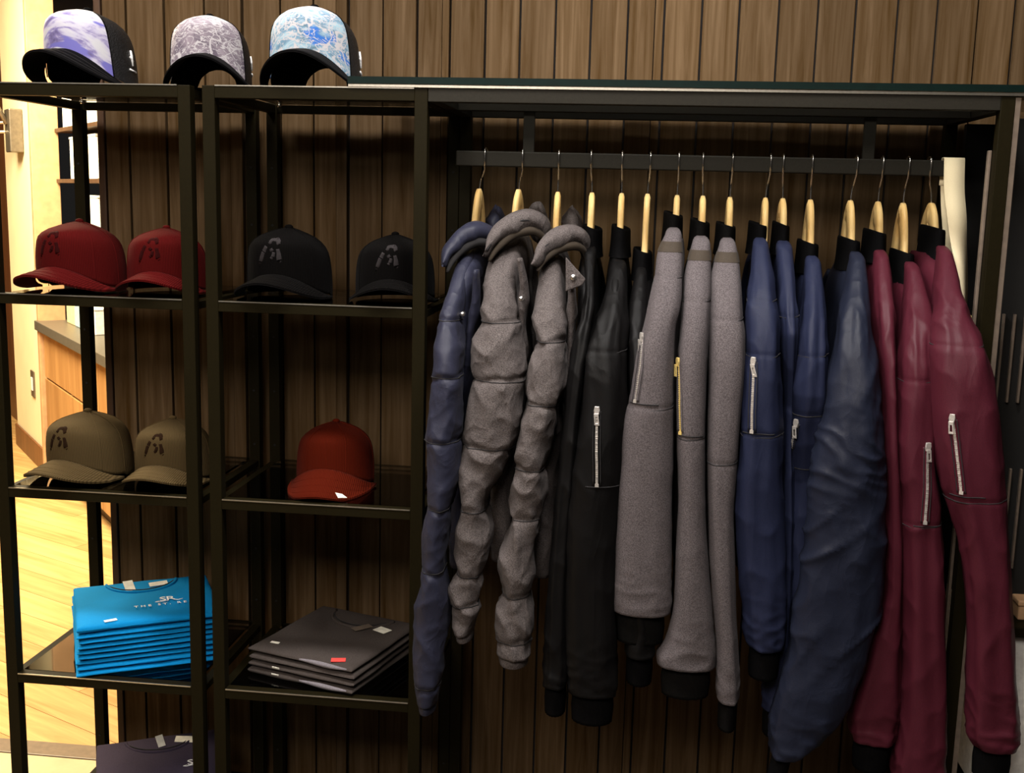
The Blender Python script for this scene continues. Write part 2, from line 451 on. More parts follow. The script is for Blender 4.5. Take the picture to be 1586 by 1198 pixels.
def wbox(name, mat, parent, s0, s1, d0, d1, z0, z1, bevel=0.0):
    vs = [wp(s, d, z) for z in (z0, z1) for d in (d0, d1) for s in (s0, s1)]
    b_ = MB(); b_.v = [tuple(v) for v in vs]
    b_.f = [(0, 1, 3, 2), (4, 6, 7, 5), (0, 4, 5, 1), (2, 3, 7, 6), (0, 2, 6, 4), (1, 5, 7, 3)]
    o = b_.build(name, mat, None, bevel=bevel, offset=parent.location if parent else None)
    if parent: o.parent = parent
    return o


def s_at(px, d=0.0):
    """distance along the angled wall seen at pixel column px (row 500)"""
    dr = Vector(FWD + RGT*(px-W/2)/FPX - UPV*(500-H/2)/FPX); C = Vector(CAM); b0 = wp(0, d, 0)
    t_ = ((b0-C).dot(NRM))/dr.dot(NRM); p = C+dr*t_; return (p-b0).dot(E1)


S_l, S_r = s_at(20), s_at(63)
struct(wbox('wall_side', 'cream', None, S_l, S_r, -.12, 0, 0, CEIL), 'bright cream painted wall in the side room')
struct(wbox('baseboard_side', 'doorwood', None, S_l, S_r, 0.001, .015, 0, .13, .003), 'brown wooden baseboard under the cream wall')
struct(wbox('trim_3', 'trim', None, S_r, S_r+.045, -.12, .02, 0, CEIL, .003), 'tan wooden casing beside the cream wall')
struct(wbox('wall_left', 'doorwood', None, S_l-2.2, S_l-.002, -.22, -.121, 0, CEIL), 'brown wooden wall seen past the cream wall')
struct(wbox('wall_alcove', 'cabdark', None, S_r+.046, S_r+3.6, -.45, -.38, 0, CEIL), 'dark wooden back wall of the alcove')
S0 = S_r+.05
# counter cabinet
cb = thing('counter_cabinet', 'light oak drawer cabinet with dark stone top in the bright side room', 'cabinet', wp(S0, 0, 0))
wbox('body', 'cabdark', cb, S0, S0+2.4, -.375, -.02, .09, .795)
wbox('countertop', 'stone', cb, S0-.04, S0+2.42, -.375, .035, .80, .85, .003)
wbox('plinth', 'cabdark', cb, S0+.02, S0+2.38, -.36, -.06, 0, .088)
for k in range(4):
    a = S0+.01+k*.6
    for z0, z1, nm in ((.55, .785, 'drawer_front'), (.10, .54, 'cabinet_door')):
        wbox(nm, 'cabwood', cb, a, a+.59, -.019, 0, z0, z1, .003)
# wall shelves with boxes
shz = [1.36, 1.60, 1.86, 2.12]
for k, z in enumerate(shz):
    sh = wbox('wall_shelf', 'cabdark', None, S0, S0+2.4, -.379, -.10, z-.02, z, .001)
    tag(sh, ['lowest dark wooden alcove shelf above the bright counter', 'second lowest dark wooden alcove shelf in the side room', 'second highest dark wooden alcove shelf in the side room', 'highest dark wooden alcove shelf behind the trucker caps'][k], 'shelf', 'alcove wall shelves')
itm = [('file_box', 'large white box on the highest visible alcove shelf', 'box', 2, .06, .42, .22, 'whitebox'), ('file_box', 'white box at the right on the upper alcove shelf', 'box', 2, .52, .9, .22, 'whitebox'),
       ('bottle_carton', 'tall white carton on the middle alcove shelf', 'box', 1, .20, .30, .20, 'whitebox'), ('bottle_carton', 'pale blue carton on the middle alcove shelf', 'box', 1, .31, .40, .20, 'bluebox'),
       ('bottle_carton', 'pale yellow carton on the middle alcove shelf', 'box', 1, .42, .58, .19, 'yellowbox'), ('bottle_carton', 'white carton right of the yellow one on the middle shelf', 'box', 1, .60, .75, .20, 'whitebox'),
       ('file_box', 'white box on the lowest alcove shelf behind the red cap', 'box', 0, .40, .75, .15, 'whitebox')]
for nm, lb, ct, k, a, b_, h, mt_ in itm:
    th = thing(nm, lb, ct, wp(S0+a, -.2, shz[k]), 0, 'cartons in the alcove')
    wbox('carton', mt_, th, S0+a, S0+b_, -.33, -.13, shz[k]+.0005, shz[k]+h, .004)
    wbox('lid', mt_, th, S0+a-.003, S0+b_+.003, -.333, -.127, shz[k]+h+.0005, shz[k]+h+.012, .002)
for k, (a, b_, h, mt_, lb) in enumerate([(.12, .30, .15, 'yellowbox', 'pale yellow box at the left end of the stone counter'), (.31, .42, .13, 'bluebox', 'grey blue box second on the stone counter'), (.44, .56, .16, 'yellowbox', 'tall cream box in the middle of the stone counter'), (.60, .74, .12, 'whitebox', 'white box at the right on the stone counter')]):
    th = thing('counter_box', lb, 'box', wp(S0+a, -.2, .85), 0, 'boxes on the counter')
    wbox('carton', mt_, th, S0+a, S0+b_, -.25, -.10, .8505, .85+h, .004)
    wbox('lid', mt_, th, S0+a-.002, S0+b_+.002, -.252, -.098, .8505+h, .86+h, .002)
# outlet
so = s_at(48)
ol = thing('wall_outlet', 'dark metal outlet plate with pale insert on cream wall', 'outlet', wp(so, 0, .5))
zo = .46
wbox('plate', 'plate', ol, so-.045, so+.045, .001, .008, zo-.075, zo+.075, .002)
wbox('socket', 'whitebox', ol, so-.018, so+.018, .0081, .012, zo-.037, zo+.037, .001)
# sconce
ss = s_at(46)
zc = 1.87
sc = thing('wall_sconce', 'grey metal wall sconce with curved arm on cream wall', 'light', wp(ss, 0, zc))
wbox('back_box', 'sconce', sc, ss-.07, ss+.07, .001, .07, zc-.13, zc+.10, .006)
arm = [wp(ss, .07, zc+.02), wp(ss-.03, .14, zc+.17), wp(ss-.12, .22, zc+.23), wp(ss-.22, .28, zc+.20)]
MB().tube([p-wp(ss, 0, zc) for p in arm], .014).build('arm', 'sconce', sc, True)
for dz in (-.02, .03):
    MB().tube([wp(ss-.05, .071, zc+dz)-wp(ss, 0, zc), wp(ss-.30, .20, zc+dz)-wp(ss, 0, zc)], .008).build('rod', 'bright', sc, True)

# ------------------------------------------------------------------ shelf units
P = .025
D = .396
ZT = 1.7532
SH = [1.3393, .9352, .5258, .125]


def shelf_unit(label, x0, x1):
    u = thing('shelf_unit', label, 'shelf', ((x0+x1)/2, D/2, 0), 0, 'open metal shelf units')
    off = u.location
    for (x, y) in ((x0, 0), (x1-P, 0), (x0, D-P), (x1-P, D-P)):
        po = MB().box(x, x+P, y, y+P, 0, ZT-.0005).build('post', 'bronze', u, bevel=.0012, offset=off)
        # row of shelf-pin holes on the rear posts
        if y > .1:
            for k in range(12):
                z = .2+k*.128
                rings = [[(x+P/2+.0028*math.cos(a), y-.0006-dd, z+.0028*math.sin(a)) for a in [2*math.pi*j/10 for j in range(10)]] for dd in (0, .0006)]
                MB().loft(rings).build('pin_hole', 'blackpanel', po, offset=off)
    for lv, z in enumerate([ZT]+SH):
        h = .024 if lv == 0 else .021
        MB().box(x0+P, x1-P, 0.0005, P-.002, z-h, z).build('front_rail', 'bronze', u, bevel=.001, offset=off)
        MB().box(x0+P, x1-P, D-P+.002, D-.001, z-h, z-.006).build('rear_rail', 'bronze', u, bevel=.001, offset=off)
        for xs in ((x0+.003, x0+P-.003), (x1-P+.003, x1-.003)):
            MB().box(xs[0], xs[1], P, D-P, z-h, z-.006).build('side_rail', 'bronze', u, bevel=.001, offset=off)
        g = MB().box(x0+P+.002, x1-P-.002, P, D-P, z-.0055, z-.0003).build('glass_shelf', 'glass' if lv == 0 else 'glass2', u, offset=off)
        MB().box(x0+P+.001, x1-P-.001, -.0008, .0012, z-.0016, z+.0006).build('edge_glint', 'bright', g, offset=off)  # bright sliver standing in for the highlight along the rail's front edge
        for xs in (x0+P+.012, x1-P-.012):
            MB().tube([(xs, D-P-.02, z-.012), (xs, D-P-.02, z-.0058)], .006, 10).build('shelf_clip', 'chrome', u, True, offset=off)
    return u


LU0, LU1, MU0, MU1, RK1 = -.46, -.024, 0.0, .44, 1.4965
shelf_unit('dark bronze metal shelf unit at the far left holding red and olive caps', LU0, LU1)
shelf_unit('dark bronze metal shelf unit next to the jackets holding black caps', MU0, MU1)

# clothes rack
rk = thing('clothes_rack', 'dark bronze metal clothes rack with glass top holding hanging jackets', 'clothes rack', ((MU1+RK1)/2, D/2, 0))
off = rk.location
X0 = MU1+.0008
for (x, y) in ((X0, D-P), (RK1-P, 0), (RK1-P, D-P)):
    MB().box(x, x+P, y, y+P, 0, ZT-.0005).build('post', 'bronze', rk, bevel=.0012, offset=off)
MB().box(RK1-P, RK1, P, D-P, .03, .055).build('base_rail', 'bronze', rk, bevel=.0012, offset=off)
MB().box(X0, RK1-P, 0, P, ZT-.025, ZT).build('front_rail', 'bronze2', rk, bevel=.0012, offset=off)
YB = .20
MB().box(X0, RK1-P, YB-.012, YB+.012, ZT-.025, ZT-.001).build('middle_rail', 'bronze2', rk, bevel=.0012, offset=off)
MB().box(X0+P, RK1-P, D-P, D, ZT-.025, ZT-.001).build('rear_rail', 'bronze2', rk, bevel=.0012, offset=off)
for xs in (X0, RK1-P): MB().box(xs+.001, xs+P-.001, P, D-P, ZT-.025, ZT-.001).build('side_rail', 'bronze2', rk, bevel=.0012, offset=off)
ZB0, ZB1 = 1.617, 1.648
MB().box(.463, 1.445, YB-.008, YB+.008, ZB0, ZB1).build('hang_rail', 'bronze2', rk, bevel=.0025, offset=off)
for x in (.612, 1.286): MB().box(x-.0115, x+.0115, YB-.0055, YB+.0055, ZB1-.002, ZT-.0255).build('drop_leg', 'bronze2', rk, bevel=.0012, offset=off)
MB().box(RK1, RK1+.010, .002, .022, 0, ZT-.002).build('edge_strip', 'strip', rk, bevel=.001, offset=off)
MB().box(RK1-P-.006, RK1-P-.0005, P, P+.012, .05, 1.66).build('slot_strip', 'strip', rk, bevel=.001, offset=off)
gx0 = .288
g = MB().box(gx0, RK1+.35, -.004, D+.005, ZT+.006, ZT+.0195).build('glass_top', 'glasstop', rk, offset=off)
MB().box(gx0, RK1+.35, -.0066, -.0045, ZT+.0064, ZT+.0192).build('glass_edge', 'glassedge', g, offset=off)
MB().box(gx0, RK1+.03, -.003, .02, ZT+.0003, ZT+.0056).build('glass_edge_glint', 'bright', rk, bevel=.0005, offset=off)  # bright strip imitating the lit lower edge of the glass

# neighbouring dark fixture at the right edge
nb = thing('display_fixture', 'black display fixture with thin metal bars at the right edge', 'display', (1.75, .1, 0))
off = nb.location
MB().box(1.522, 2.1, .40, .42, .0, ZT-.02).build('back_panel', 'blackpanel', nb, offset=off)
MB().box(1.525, 2.1, .10, .12, .80, ZT-.03).build('front_panel', 'blackpanel', nb, bevel=.002, offset=off)
for z0, z1 in ((1.19, 1.36), (.86, 1.06)):
    for x in (1.540, 1.560, 1.580, 1.60): MB().box(x-.0022, x+.0022, .090, .0985, z0, z1).build('bar', 'strip', nb, bevel=.0008, offset=off)
MB().box(1.545, 2.1, .02, .39, .745, .765).build('shelf', 'bronze', nb, bevel=.002, offset=off)
MB().box(1.56, 2.1, .05, .38, .40, .735).build('drawer_block', 'whitebox', nb, bevel=.004, offset=off)
MB().box(1.545, 2.1, .02, .39, .375, .395).build('shelf', 'bronze', nb, bevel=.002, offset=off)
MB().box(1.56, 2.1, .05, .38, .04, .37).build('drawer_block', 'whitebox', nb, bevel=.004, offset=off)
ob = thing('leather_box', 'small tan box standing on the right fixture shelf', 'box', (1.64, .1, .766))
MB().box(-.03, .10, -.04, .08, 0, .028).build('box_body', 'trim', ob, bevel=.003)
MB().box(-.032, .102, -.042, .082, .0285, .04).build('lid', 'trim', ob, bevel=.003)


# ------------------------------------------------------------------ hangers
HX = [742, 803, 864, 917, 963, 1003, 1049, 1089, 1131, 1186, 1213, 1256, 1318, 1361, 1400, 1444]
HK = [753, 811, 866, 916, 964, 1008, 1052, 1089, 1135, 1194, 1213, 1258, 1327, 1367, 1407, 1440]     # hook on the rail
HXW = [at(x, 300, YB).x for x in HX]
HKW = [at(x, 245, YB).x for x in HK]
HY = [292, 293, 297, 298, 299, 300, 302, 303, 305, 306, 307, 309, 310, 312, 314, 314]
COLTOP = [352, 338, 362, 355, 355, 392, 334, 345, 351, 350, 350, 379, 374, 362, 394, 356]            # where the collar starts
JW = ['navy puffer jacket', 'left grey puffer jacket', 'right grey puffer jacket', 'leftmost black bomber jacket', 'zip-pocket black bomber jacket', 'rightmost black bomber jacket',
      'leftmost grey bomber jacket', 'middle grey bomber jacket', 'rightmost grey bomber jacket', 'leftmost navy bomber jacket', 'narrow second navy bomber jacket', 'third navy bomber jacket',
      'wide wrinkled navy bomber jacket', 'leftmost maroon bomber jacket', 'middle maroon bomber jacket', 'rightmost maroon bomber jacket']
HANGERS = {}
ZCOL = [at(HX[i], COLTOP[i], .135).z for i in range(16)]
for i in range(16):
    zt = at(HX[i], HY[i], YB).z
    h = HANGERS[i] = thing('wooden_hanger', 'honey coloured wooden hanger carrying the '+JW[i], 'hanger', (HXW[i], YB, zt), 0, 'wooden hangers on the rail')
    dz = zt-ZCOL[i]
    # arm: curved bar with rectangular rounded section, centre to both shoulders
    prof = [(-.135, -dz-.145), (-.122, -dz-.130), (-.10, -dz-.105), (-.078, -dz-.070), (-.058, -dz-.020), (-.040, -dz*.55), (-.020, -dz*.12-.001), (0, -.0005)]
    prof = prof+[(-a, b_) for a, b_ in prof[-2::-1]]
    yy = np.linspace(0, len(prof)-1, 45)
    us = np.interp(yy, range(len(prof)), [p[0] for p in prof]); zs = hermite(range(len(prof)), [p[1] for p in prof], yy)
    rings = []
    for k in range(45):
        k0, k1 = max(k-1, 0), min(k+1, 44)
        tv = Vector((0, us[k1]-us[k0], zs[k1]-zs[k0])).normalized(); nv = Vector((0, -tv.z, tv.y))
        hw, hh = .0062, .010+.015*math.exp(-(us[k]/.045)**2)
        c = Vector((0, us[k], zs[k]))-nv*hh
        rings.append([c+Vector((hw*sx, 0, 0))+nv*hh*sz for sx, sz in ((-1, -.7), (-.6, -1), (.6, -1), (1, -.7), (1, .7), (.6, 1), (-.6, 1), (-1, .7))])
    MB().loft(rings).build('arm', 'hanger', h, True)
    # hook
    dxk = HKW[i]-HXW[i]
    top = ZB1-zt
    pts = [(0, 0, -.006), (dxk*.25, 0, (top-.03)*.4), (dxk*.7, -.004, top-.045), (dxk, -.013, top-.024), (dxk, -.0145, top-.005), (dxk, -.011, top+.0035), (dxk, 0, top+.0055), (dxk, .011, top+.0035), (dxk, .0145, top-.006), (dxk, .0145, top-.02)]
    tt = np.linspace(0, len(pts)-1, 34)
    P3 = [[float(hermite(range(len(pts)), [p[a] for p in pts], [q])[0]) for a in range(3)] for q in tt]
    MB().tube(P3, .0017, 8).build('hook', 'chrome', h, True)

# ------------------------------------------------------------------ jackets
OUT = {
 0: [(398, 712, 736), (427, 703, 728), (460, 692, 722), (494, 682, 715), (540, 675, 718), (581, 673, 718), (634, 665, 718), (681, 659, 713), (700, 663, 713), (740, 662, 710), (783, 665, 700), (825, 656, 695), (879, 658, 690), (933, 645, 698), (1003, 642, 689), (1050, 645, 685), (1085, 649, 677)],
 1: [(385, 764, 790), (427, 752, 796), (470, 747, 800), (497, 745, 802), (540, 733, 812), (581, 734, 814), (634, 725, 808), (690, 717, 796), (741, 713, 772), (783, 717, 756), (825, 705, 761), (884, 709, 748), (906, 699, 746), (945, 701, 742), (975, 706, 734)],
 2: [(405, 844, 869), (434, 835, 873), (467, 827, 876), (500, 826, 879), (527, 834, 876), (565, 818, 878), (596, 815, 876), (624, 818, 866), (661, 807, 860), (700, 799, 851), (721, 801, 844), (756, 789, 846), (797, 791, 837), (840, 780, 829), (880, 773, 827), (918, 777, 824), (945, 769, 829), (968, 768, 828), (987, 771, 822), (1010, 771, 821)],
 3: [(392, 905, 924), (430, 906, 922), (480, 902, 921), (520, 890, 916), (570, 882, 908), (640, 874, 900), (720, 866, 896), (820, 856, 890), (920, 848, 886), (1010, 843, 884), (1055, 842, 880)],
 4: [(415, 946, 971), (440, 940, 972), (470, 932, 972), (505, 918, 973), (534, 908, 973), (587, 902, 972), (640, 898, 970), (720, 885, 964), (800, 877, 958), (870, 876, 955), (980, 876, 956), (1040, 877, 957), (1070, 880, 957)],
 5: [(425, 984, 1002), (460, 976, 1004), (500, 971, 1006), (560, 972, 1010), (640, 972, 1015), (760, 972, 1018), (900, 970, 1018), (1010, 968, 1015)],
 6: [(364, 1030, 1056), (387, 1020, 1057), (427, 1014, 1056), (474, 1004, 1053), (504, 998, 1046), (554, 985, 1043), (621, 974, 1042), (654, 965, 1042), (720, 961, 1042), (760, 957, 1040), (870, 951, 1040), (925, 948, 1040), (944, 949, 1037)],
 7: [(377, 1072, 1100), (400, 1066, 1101), (430, 1060, 1101), (460, 1058, 1100), (504, 1054, 1098), (554, 1050, 1095), (621, 1048, 1093), (690, 1048, 1092), (760, 1050, 1092), (870, 1046, 1097), (943, 1042, 1103), (990, 1030, 1107), (1016, 1016, 1109), (1028, 1018, 1108)],
 8: [(380, 1114, 1140), (400, 1108, 1144), (430, 1101, 1147), (460, 1100, 1149), (490, 1099, 1151), (520, 1098, 1154), (587, 1097, 1151), (654, 1095, 1145), (720, 1094, 1140), (800, 1096, 1135), (870, 1099, 1137), (943, 1105, 1139), (1016, 1110, 1143), (1065, 1109, 1145), (1080, 1112, 1143)],
 9: [(380, 1166, 1190), (400, 1164, 1193), (430, 1162, 1198), (464, 1157, 1201), (494, 1154, 1204), (540, 1155, 1206), (587, 1150, 1208), (654, 1146, 1211), (720, 1142, 1211), (780, 1138, 1214), (870, 1142, 1217), (943, 1149, 1217), (985, 1153, 1214), (998, 1157, 1212)],
 10: [(384, 1202, 1227), (420, 1204, 1229), (487, 1207, 1232), (534, 1208, 1231), (587, 1208, 1229), (680, 1206, 1228), (800, 1204, 1230), (920, 1196, 1228), (1030, 1186, 1222), (1090, 1180, 1216)],
 11: [(408, 1247, 1271), (430, 1245, 1273), (460, 1243, 1275), (504, 1238, 1278), (547, 1230, 1280), (587, 1227, 1279), (634, 1225, 1276), (690, 1222, 1272), (760, 1219, 1270), (860, 1214, 1266), (980, 1206, 1256), (1060, 1194, 1240)],
 12: [(402, 1316, 1339), (437, 1309, 1344), (470, 1302, 1348), (520, 1294, 1352), (554, 1289, 1357), (587, 1283, 1361), (621, 1277, 1363), (654, 1269, 1367), (720, 1256, 1370), (760, 1251, 1371), (820, 1246, 1372), (870, 1240, 1372), (917, 1232, 1370), (950, 1228, 1363), (1008, 1219, 1344), (1052, 1207, 1328), (1107, 1193, 1300), (1144, 1190, 1266), (1164, 1191, 1235)],
 13: [(398, 1354, 1375), (437, 1351, 1381), (487, 1353, 1384), (537, 1357, 1385), (587, 1360, 1386), (654, 1362, 1388), (720, 1364, 1390), (800, 1366, 1394), (890, 1366, 1395), (925, 1362, 1395), (965, 1351, 1395), (1016, 1340, 1395), (1070, 1322, 1395), (1120, 1312, 1390), (1142, 1318, 1384)],
 14: [(418, 1402, 1424), (440, 1401, 1430), (470, 1398, 1438), (500, 1393, 1443), (540, 1390, 1443), (587, 1388, 1442), (654, 1385, 1444), (720, 1386, 1448), (760, 1391, 1453), (833, 1394, 1458), (906, 1396, 1461), (979, 1397, 1462), (1052, 1395, 1464), (1125, 1390, 1466), (1190, 1380, 1464), (1225, 1378, 1460)],
 15: [(393, 1452, 1473), (420, 1450, 1481), (454, 1448, 1489), (487, 1446, 1501), (520, 1443, 1517), (554, 1442, 1529), (587, 1441, 1536), (621, 1442, 1542), (654, 1444, 1546), (720, 1450, 1551), (770, 1462, 1555), (833, 1482, 1559), (906, 1494, 1563), (979, 1498, 1567), (1052, 1497, 1570), (1110, 1496, 1575), (1140, 1498, 1576), (1153, 1505, 1571)],
}
SPEC = {  # fabric, rib, kind, style noise amplitude, pinch rows (photo rows), label
 0: ('navy_puff', 'navy_puff', 'puff', [494, 581, 681, 783, 879, 1055], 'navy blue quilted puffer jacket, leftmost on the rail'),
 1: ('grey_puff', 'grey_puff', 'puff', [497, 585, 690, 784, 885, 930], 'heather grey quilted puffer jacket right next to the navy puffer'),
 2: ('grey_puff', 'grey_puff', 'puff', [527, 624, 721, 797, 918, 987], 'heather grey quilted puffer jacket beside the black bombers, with snap tab'),
 3: ('black_nylon', 'black_rib', 'bomb', [], 'narrow black bomber jacket half hidden behind the right grey puffer'),
 4: ('black_nylon', 'black_rib', 'bomb', [540], 'black bomber jacket with a silver sleeve zipper'),
 5: ('black_nylon', 'black_rib', 'bomb', [], 'black bomber jacket mostly hidden behind the first grey bomber'),
 6: ('grey_wool', 'grey_rib', 'bomb', [427, 625], 'heather grey bomber jacket with slanted silver zipper, leftmost of the grey bombers'),
 7: ('grey_wool', 'grey_rib', 'bomb', [464, 672], 'heather grey bomber jacket with gold sleeve zipper'),
 8: ('grey_wool', 'grey_rib', 'bomb', [492, 711], 'plain heather grey bomber jacket without visible zipper, next to navy'),
 9: ('navy_nylon', 'black_rib', 'bomb', [464, 545, 667], 'navy bomber jacket with long silver zipper, leftmost of the navy bombers'),
 10: ('navy_nylon', 'black_rib', 'bomb', [487], 'narrow navy bomber jacket squeezed behind the first navy bomber'),
 11: ('navy_nylon', 'black_rib', 'bomb', [547, 636], 'dark navy bomber jacket with short silver double zipper pull'),
 12: ('navy_slate', 'black_rib', 'bomb', [], 'wide slate navy bomber jacket with wrinkled sleeve swinging left'),
 13: ('maroon_nylon', 'black_rib', 'bomb', [], 'narrow maroon bomber jacket next to the slate navy one'),
 14: ('maroon_nylon', 'black_rib', 'bomb', [584, 804], 'middle maroon bomber jacket with long silver sleeve zipper'),
 15: ('maroon_nylon', 'black_rib', 'bomb', [532, 768], 'rightmost maroon bomber jacket beside the cream strap'),
}
ZIPS = {4: [(926, 628), (925, 680), (924, 741)], 6: [(996, 520), (993, 565), (985, 617)], 7: [(1053, 560), (1055, 610), (1056, 664)], 9: [(1169, 556), (1168, 610), (1167, 660)],
        11: [(1237, 650), (1232, 685), (1225, 714)], 14: [(1438, 682), (1437, 740), (1434, 800)], 15: [(1479, 642), (1486, 700), (1493, 756)]}
SEG = 56


def nz(x, y, z, s): return noise.noise(Vector((x, y, z))*s)


def sleeve_rows(i):
    o = OUT[i]; ys = [r[0] for r in o]; y0, y1 = ys[0], ys[-1]
    q = np.arange(y0, y1+.01, 3.2)
    xl = hermite(ys, [r[1] for r in o], q); xr = hermite(ys, [r[2] for r in o], q)
    rows = []
    puff = SPEC[i][2] == 'puff'
    for k, y in enumerate(q):
        t_ = y-y0
        yc = float(hermite([0, 35, 80, 140, 250, 450, 850], [.098, .060, .018, -.016, -.036, -.042, -.032], [t_])[0])
        if i in (3, 5, 10, 13): yc += .016
        if i == 10: yc += float(np.interp(t_, [0, 130, 240], [0, 0, .05]))
        if i == 11: yc += float(np.interp(t_, [0, 200, 330], [.01, .02, .075]))
        if i == 12: yc -= float(np.interp(t_, [0, 100, 300, 700], [0, .0, .02, .03]))
        if i == 15: yc -= float(np.interp(t_, [0, 150], [0, .034]))
        if i == 0: yc -= float(np.interp(t_, [0, 150], [0, .022]))
        bb_ = float(hermite([0, 40, 100, 180, 400, 850], [.028, .038, .050, .055, .05, .045], [t_])[0])
        if puff: bb_ *= 1.05
        a = at(xl[k], y, yc); b_ = at(xr[k], y, yc)
        rows.append(((a.x+b_.x)/2, yc, (a.z+b_.z)/2, (b_.x-a.x)/2, bb_, y))
    return rows


def ridge(x, y, z): return (1-abs(noise.noise(Vector((x, y, z)))))**3


def sleeve_point(i, rows, k, ang_, infl=0.0):
    X, Y, Z, a, b_, y = rows[k]
    ca, sa = math.cos(ang_), math.sin(ang_)
    fab, rib, kind, pinch, _l = SPEC[i]
    e = .86 if kind == 'puff' else .80
    dx = math.copysign(abs(ca)**e, ca); dy = math.copysign(abs(sa)**e, sa)
    px_, py_ = X+dx*a, Y+dy*b_
    sc_ = 1.0
    y0, yend = rows[0][5], rows[-1][5]
    grow = min(1.0, (y-y0)/90.0)
    if kind == 'puff':
        yw = y+7*noise.noise(Vector((ca*1.3, sa*1.3, y*.012+i*5)))+5*dx*math.sin(y*.013+i)
        wr = 0
        for pr in pinch:
            sc_ -= .095*math.exp(-((yw-pr)/4.5)**2)
            wr += math.exp(-((yw-pr)/24.0)**2)
        pk_ = .55 if i == 0 else 1.0
        amp = .0045*nz(px_*.9, py_, Z*.8+i, 15)*pk_
        amp += .0040*min(1, wr)*(ridge(px_*36+i, py_*22, Z*9)-.5)
        amp += .0075*pk_*grow*(ridge(px_*20+Z*9+i*3, py_*12, Z*10-px_*8)-.5)+.0018*grow*(ridge(px_*34-Z*16+i*3, py_*20, Z*26)-.5)
    else:
        for pr in pinch:
            sc_ -= .030*math.exp(-((y-pr)/3.2)**2)
        low = max(0, 1-(yend-y)/95.0)
        wool = fab == 'grey_wool'
        # long soft pleats, sharper creases across, gathers above the cuff
        amp = (.0028 if wool else .0055)*grow*noise.noise(Vector((ca*1.9+i*3.1, sa*1.9, Z*2.4)))
        amp += (.0010 if wool else .0032)*grow*(ridge(px_*26+Z*7+i*2.7, py_*18, Z*9-px_*8)-.5)
        amp += low*(.0030 if wool else .0055)*(ridge(px_*24+i, py_*22, Z*34)-.5)
        arm = math.exp(-((y-y0-110)/60.0)**2)
        amp += (.0015 if wool else .0055)*arm*(ridge(px_*44+i*1.7, py_*10, Z*6+px_*12)-.5)
        if i == 12:
            el = math.exp(-((y-700)/70)**2); lo2 = math.exp(-((y-900)/130)**2)
            amp += .0060*el*(ridge(px_*16+Z*5, py_*8, Z*34+px_*12)-.4)
            amp += .0085*lo2*(ridge((px_*.75-Z*.65)*20, py_*4, (px_*.65+Z*.75)*5+3.3)**2-.35)
            amp += .008*math.exp(-((y-590)/70)**2)*(ridge((px_*.9-Z*.35)*22+4, py_*4, Z*4)-.5)
    return Vector((px_+dx*a*(sc_-1)+ca*(amp+infl), py_+dy*b_*(sc_-1)+sa*(amp+infl), Z))


def ring_rib(center_rows, amp=.0012, n=40, ribs=True):
    rings = []
    for (X, Y, Z, a, b_) in center_rows:
        rings.append([Vector((X+(a+(amp if k % 2 else 0))*math.cos(2*math.pi*k/n), Y+(b_+(amp if k % 2 else 0))*math.sin(2*math.pi*k/n), Z)) for k in range(n)])
    return rings


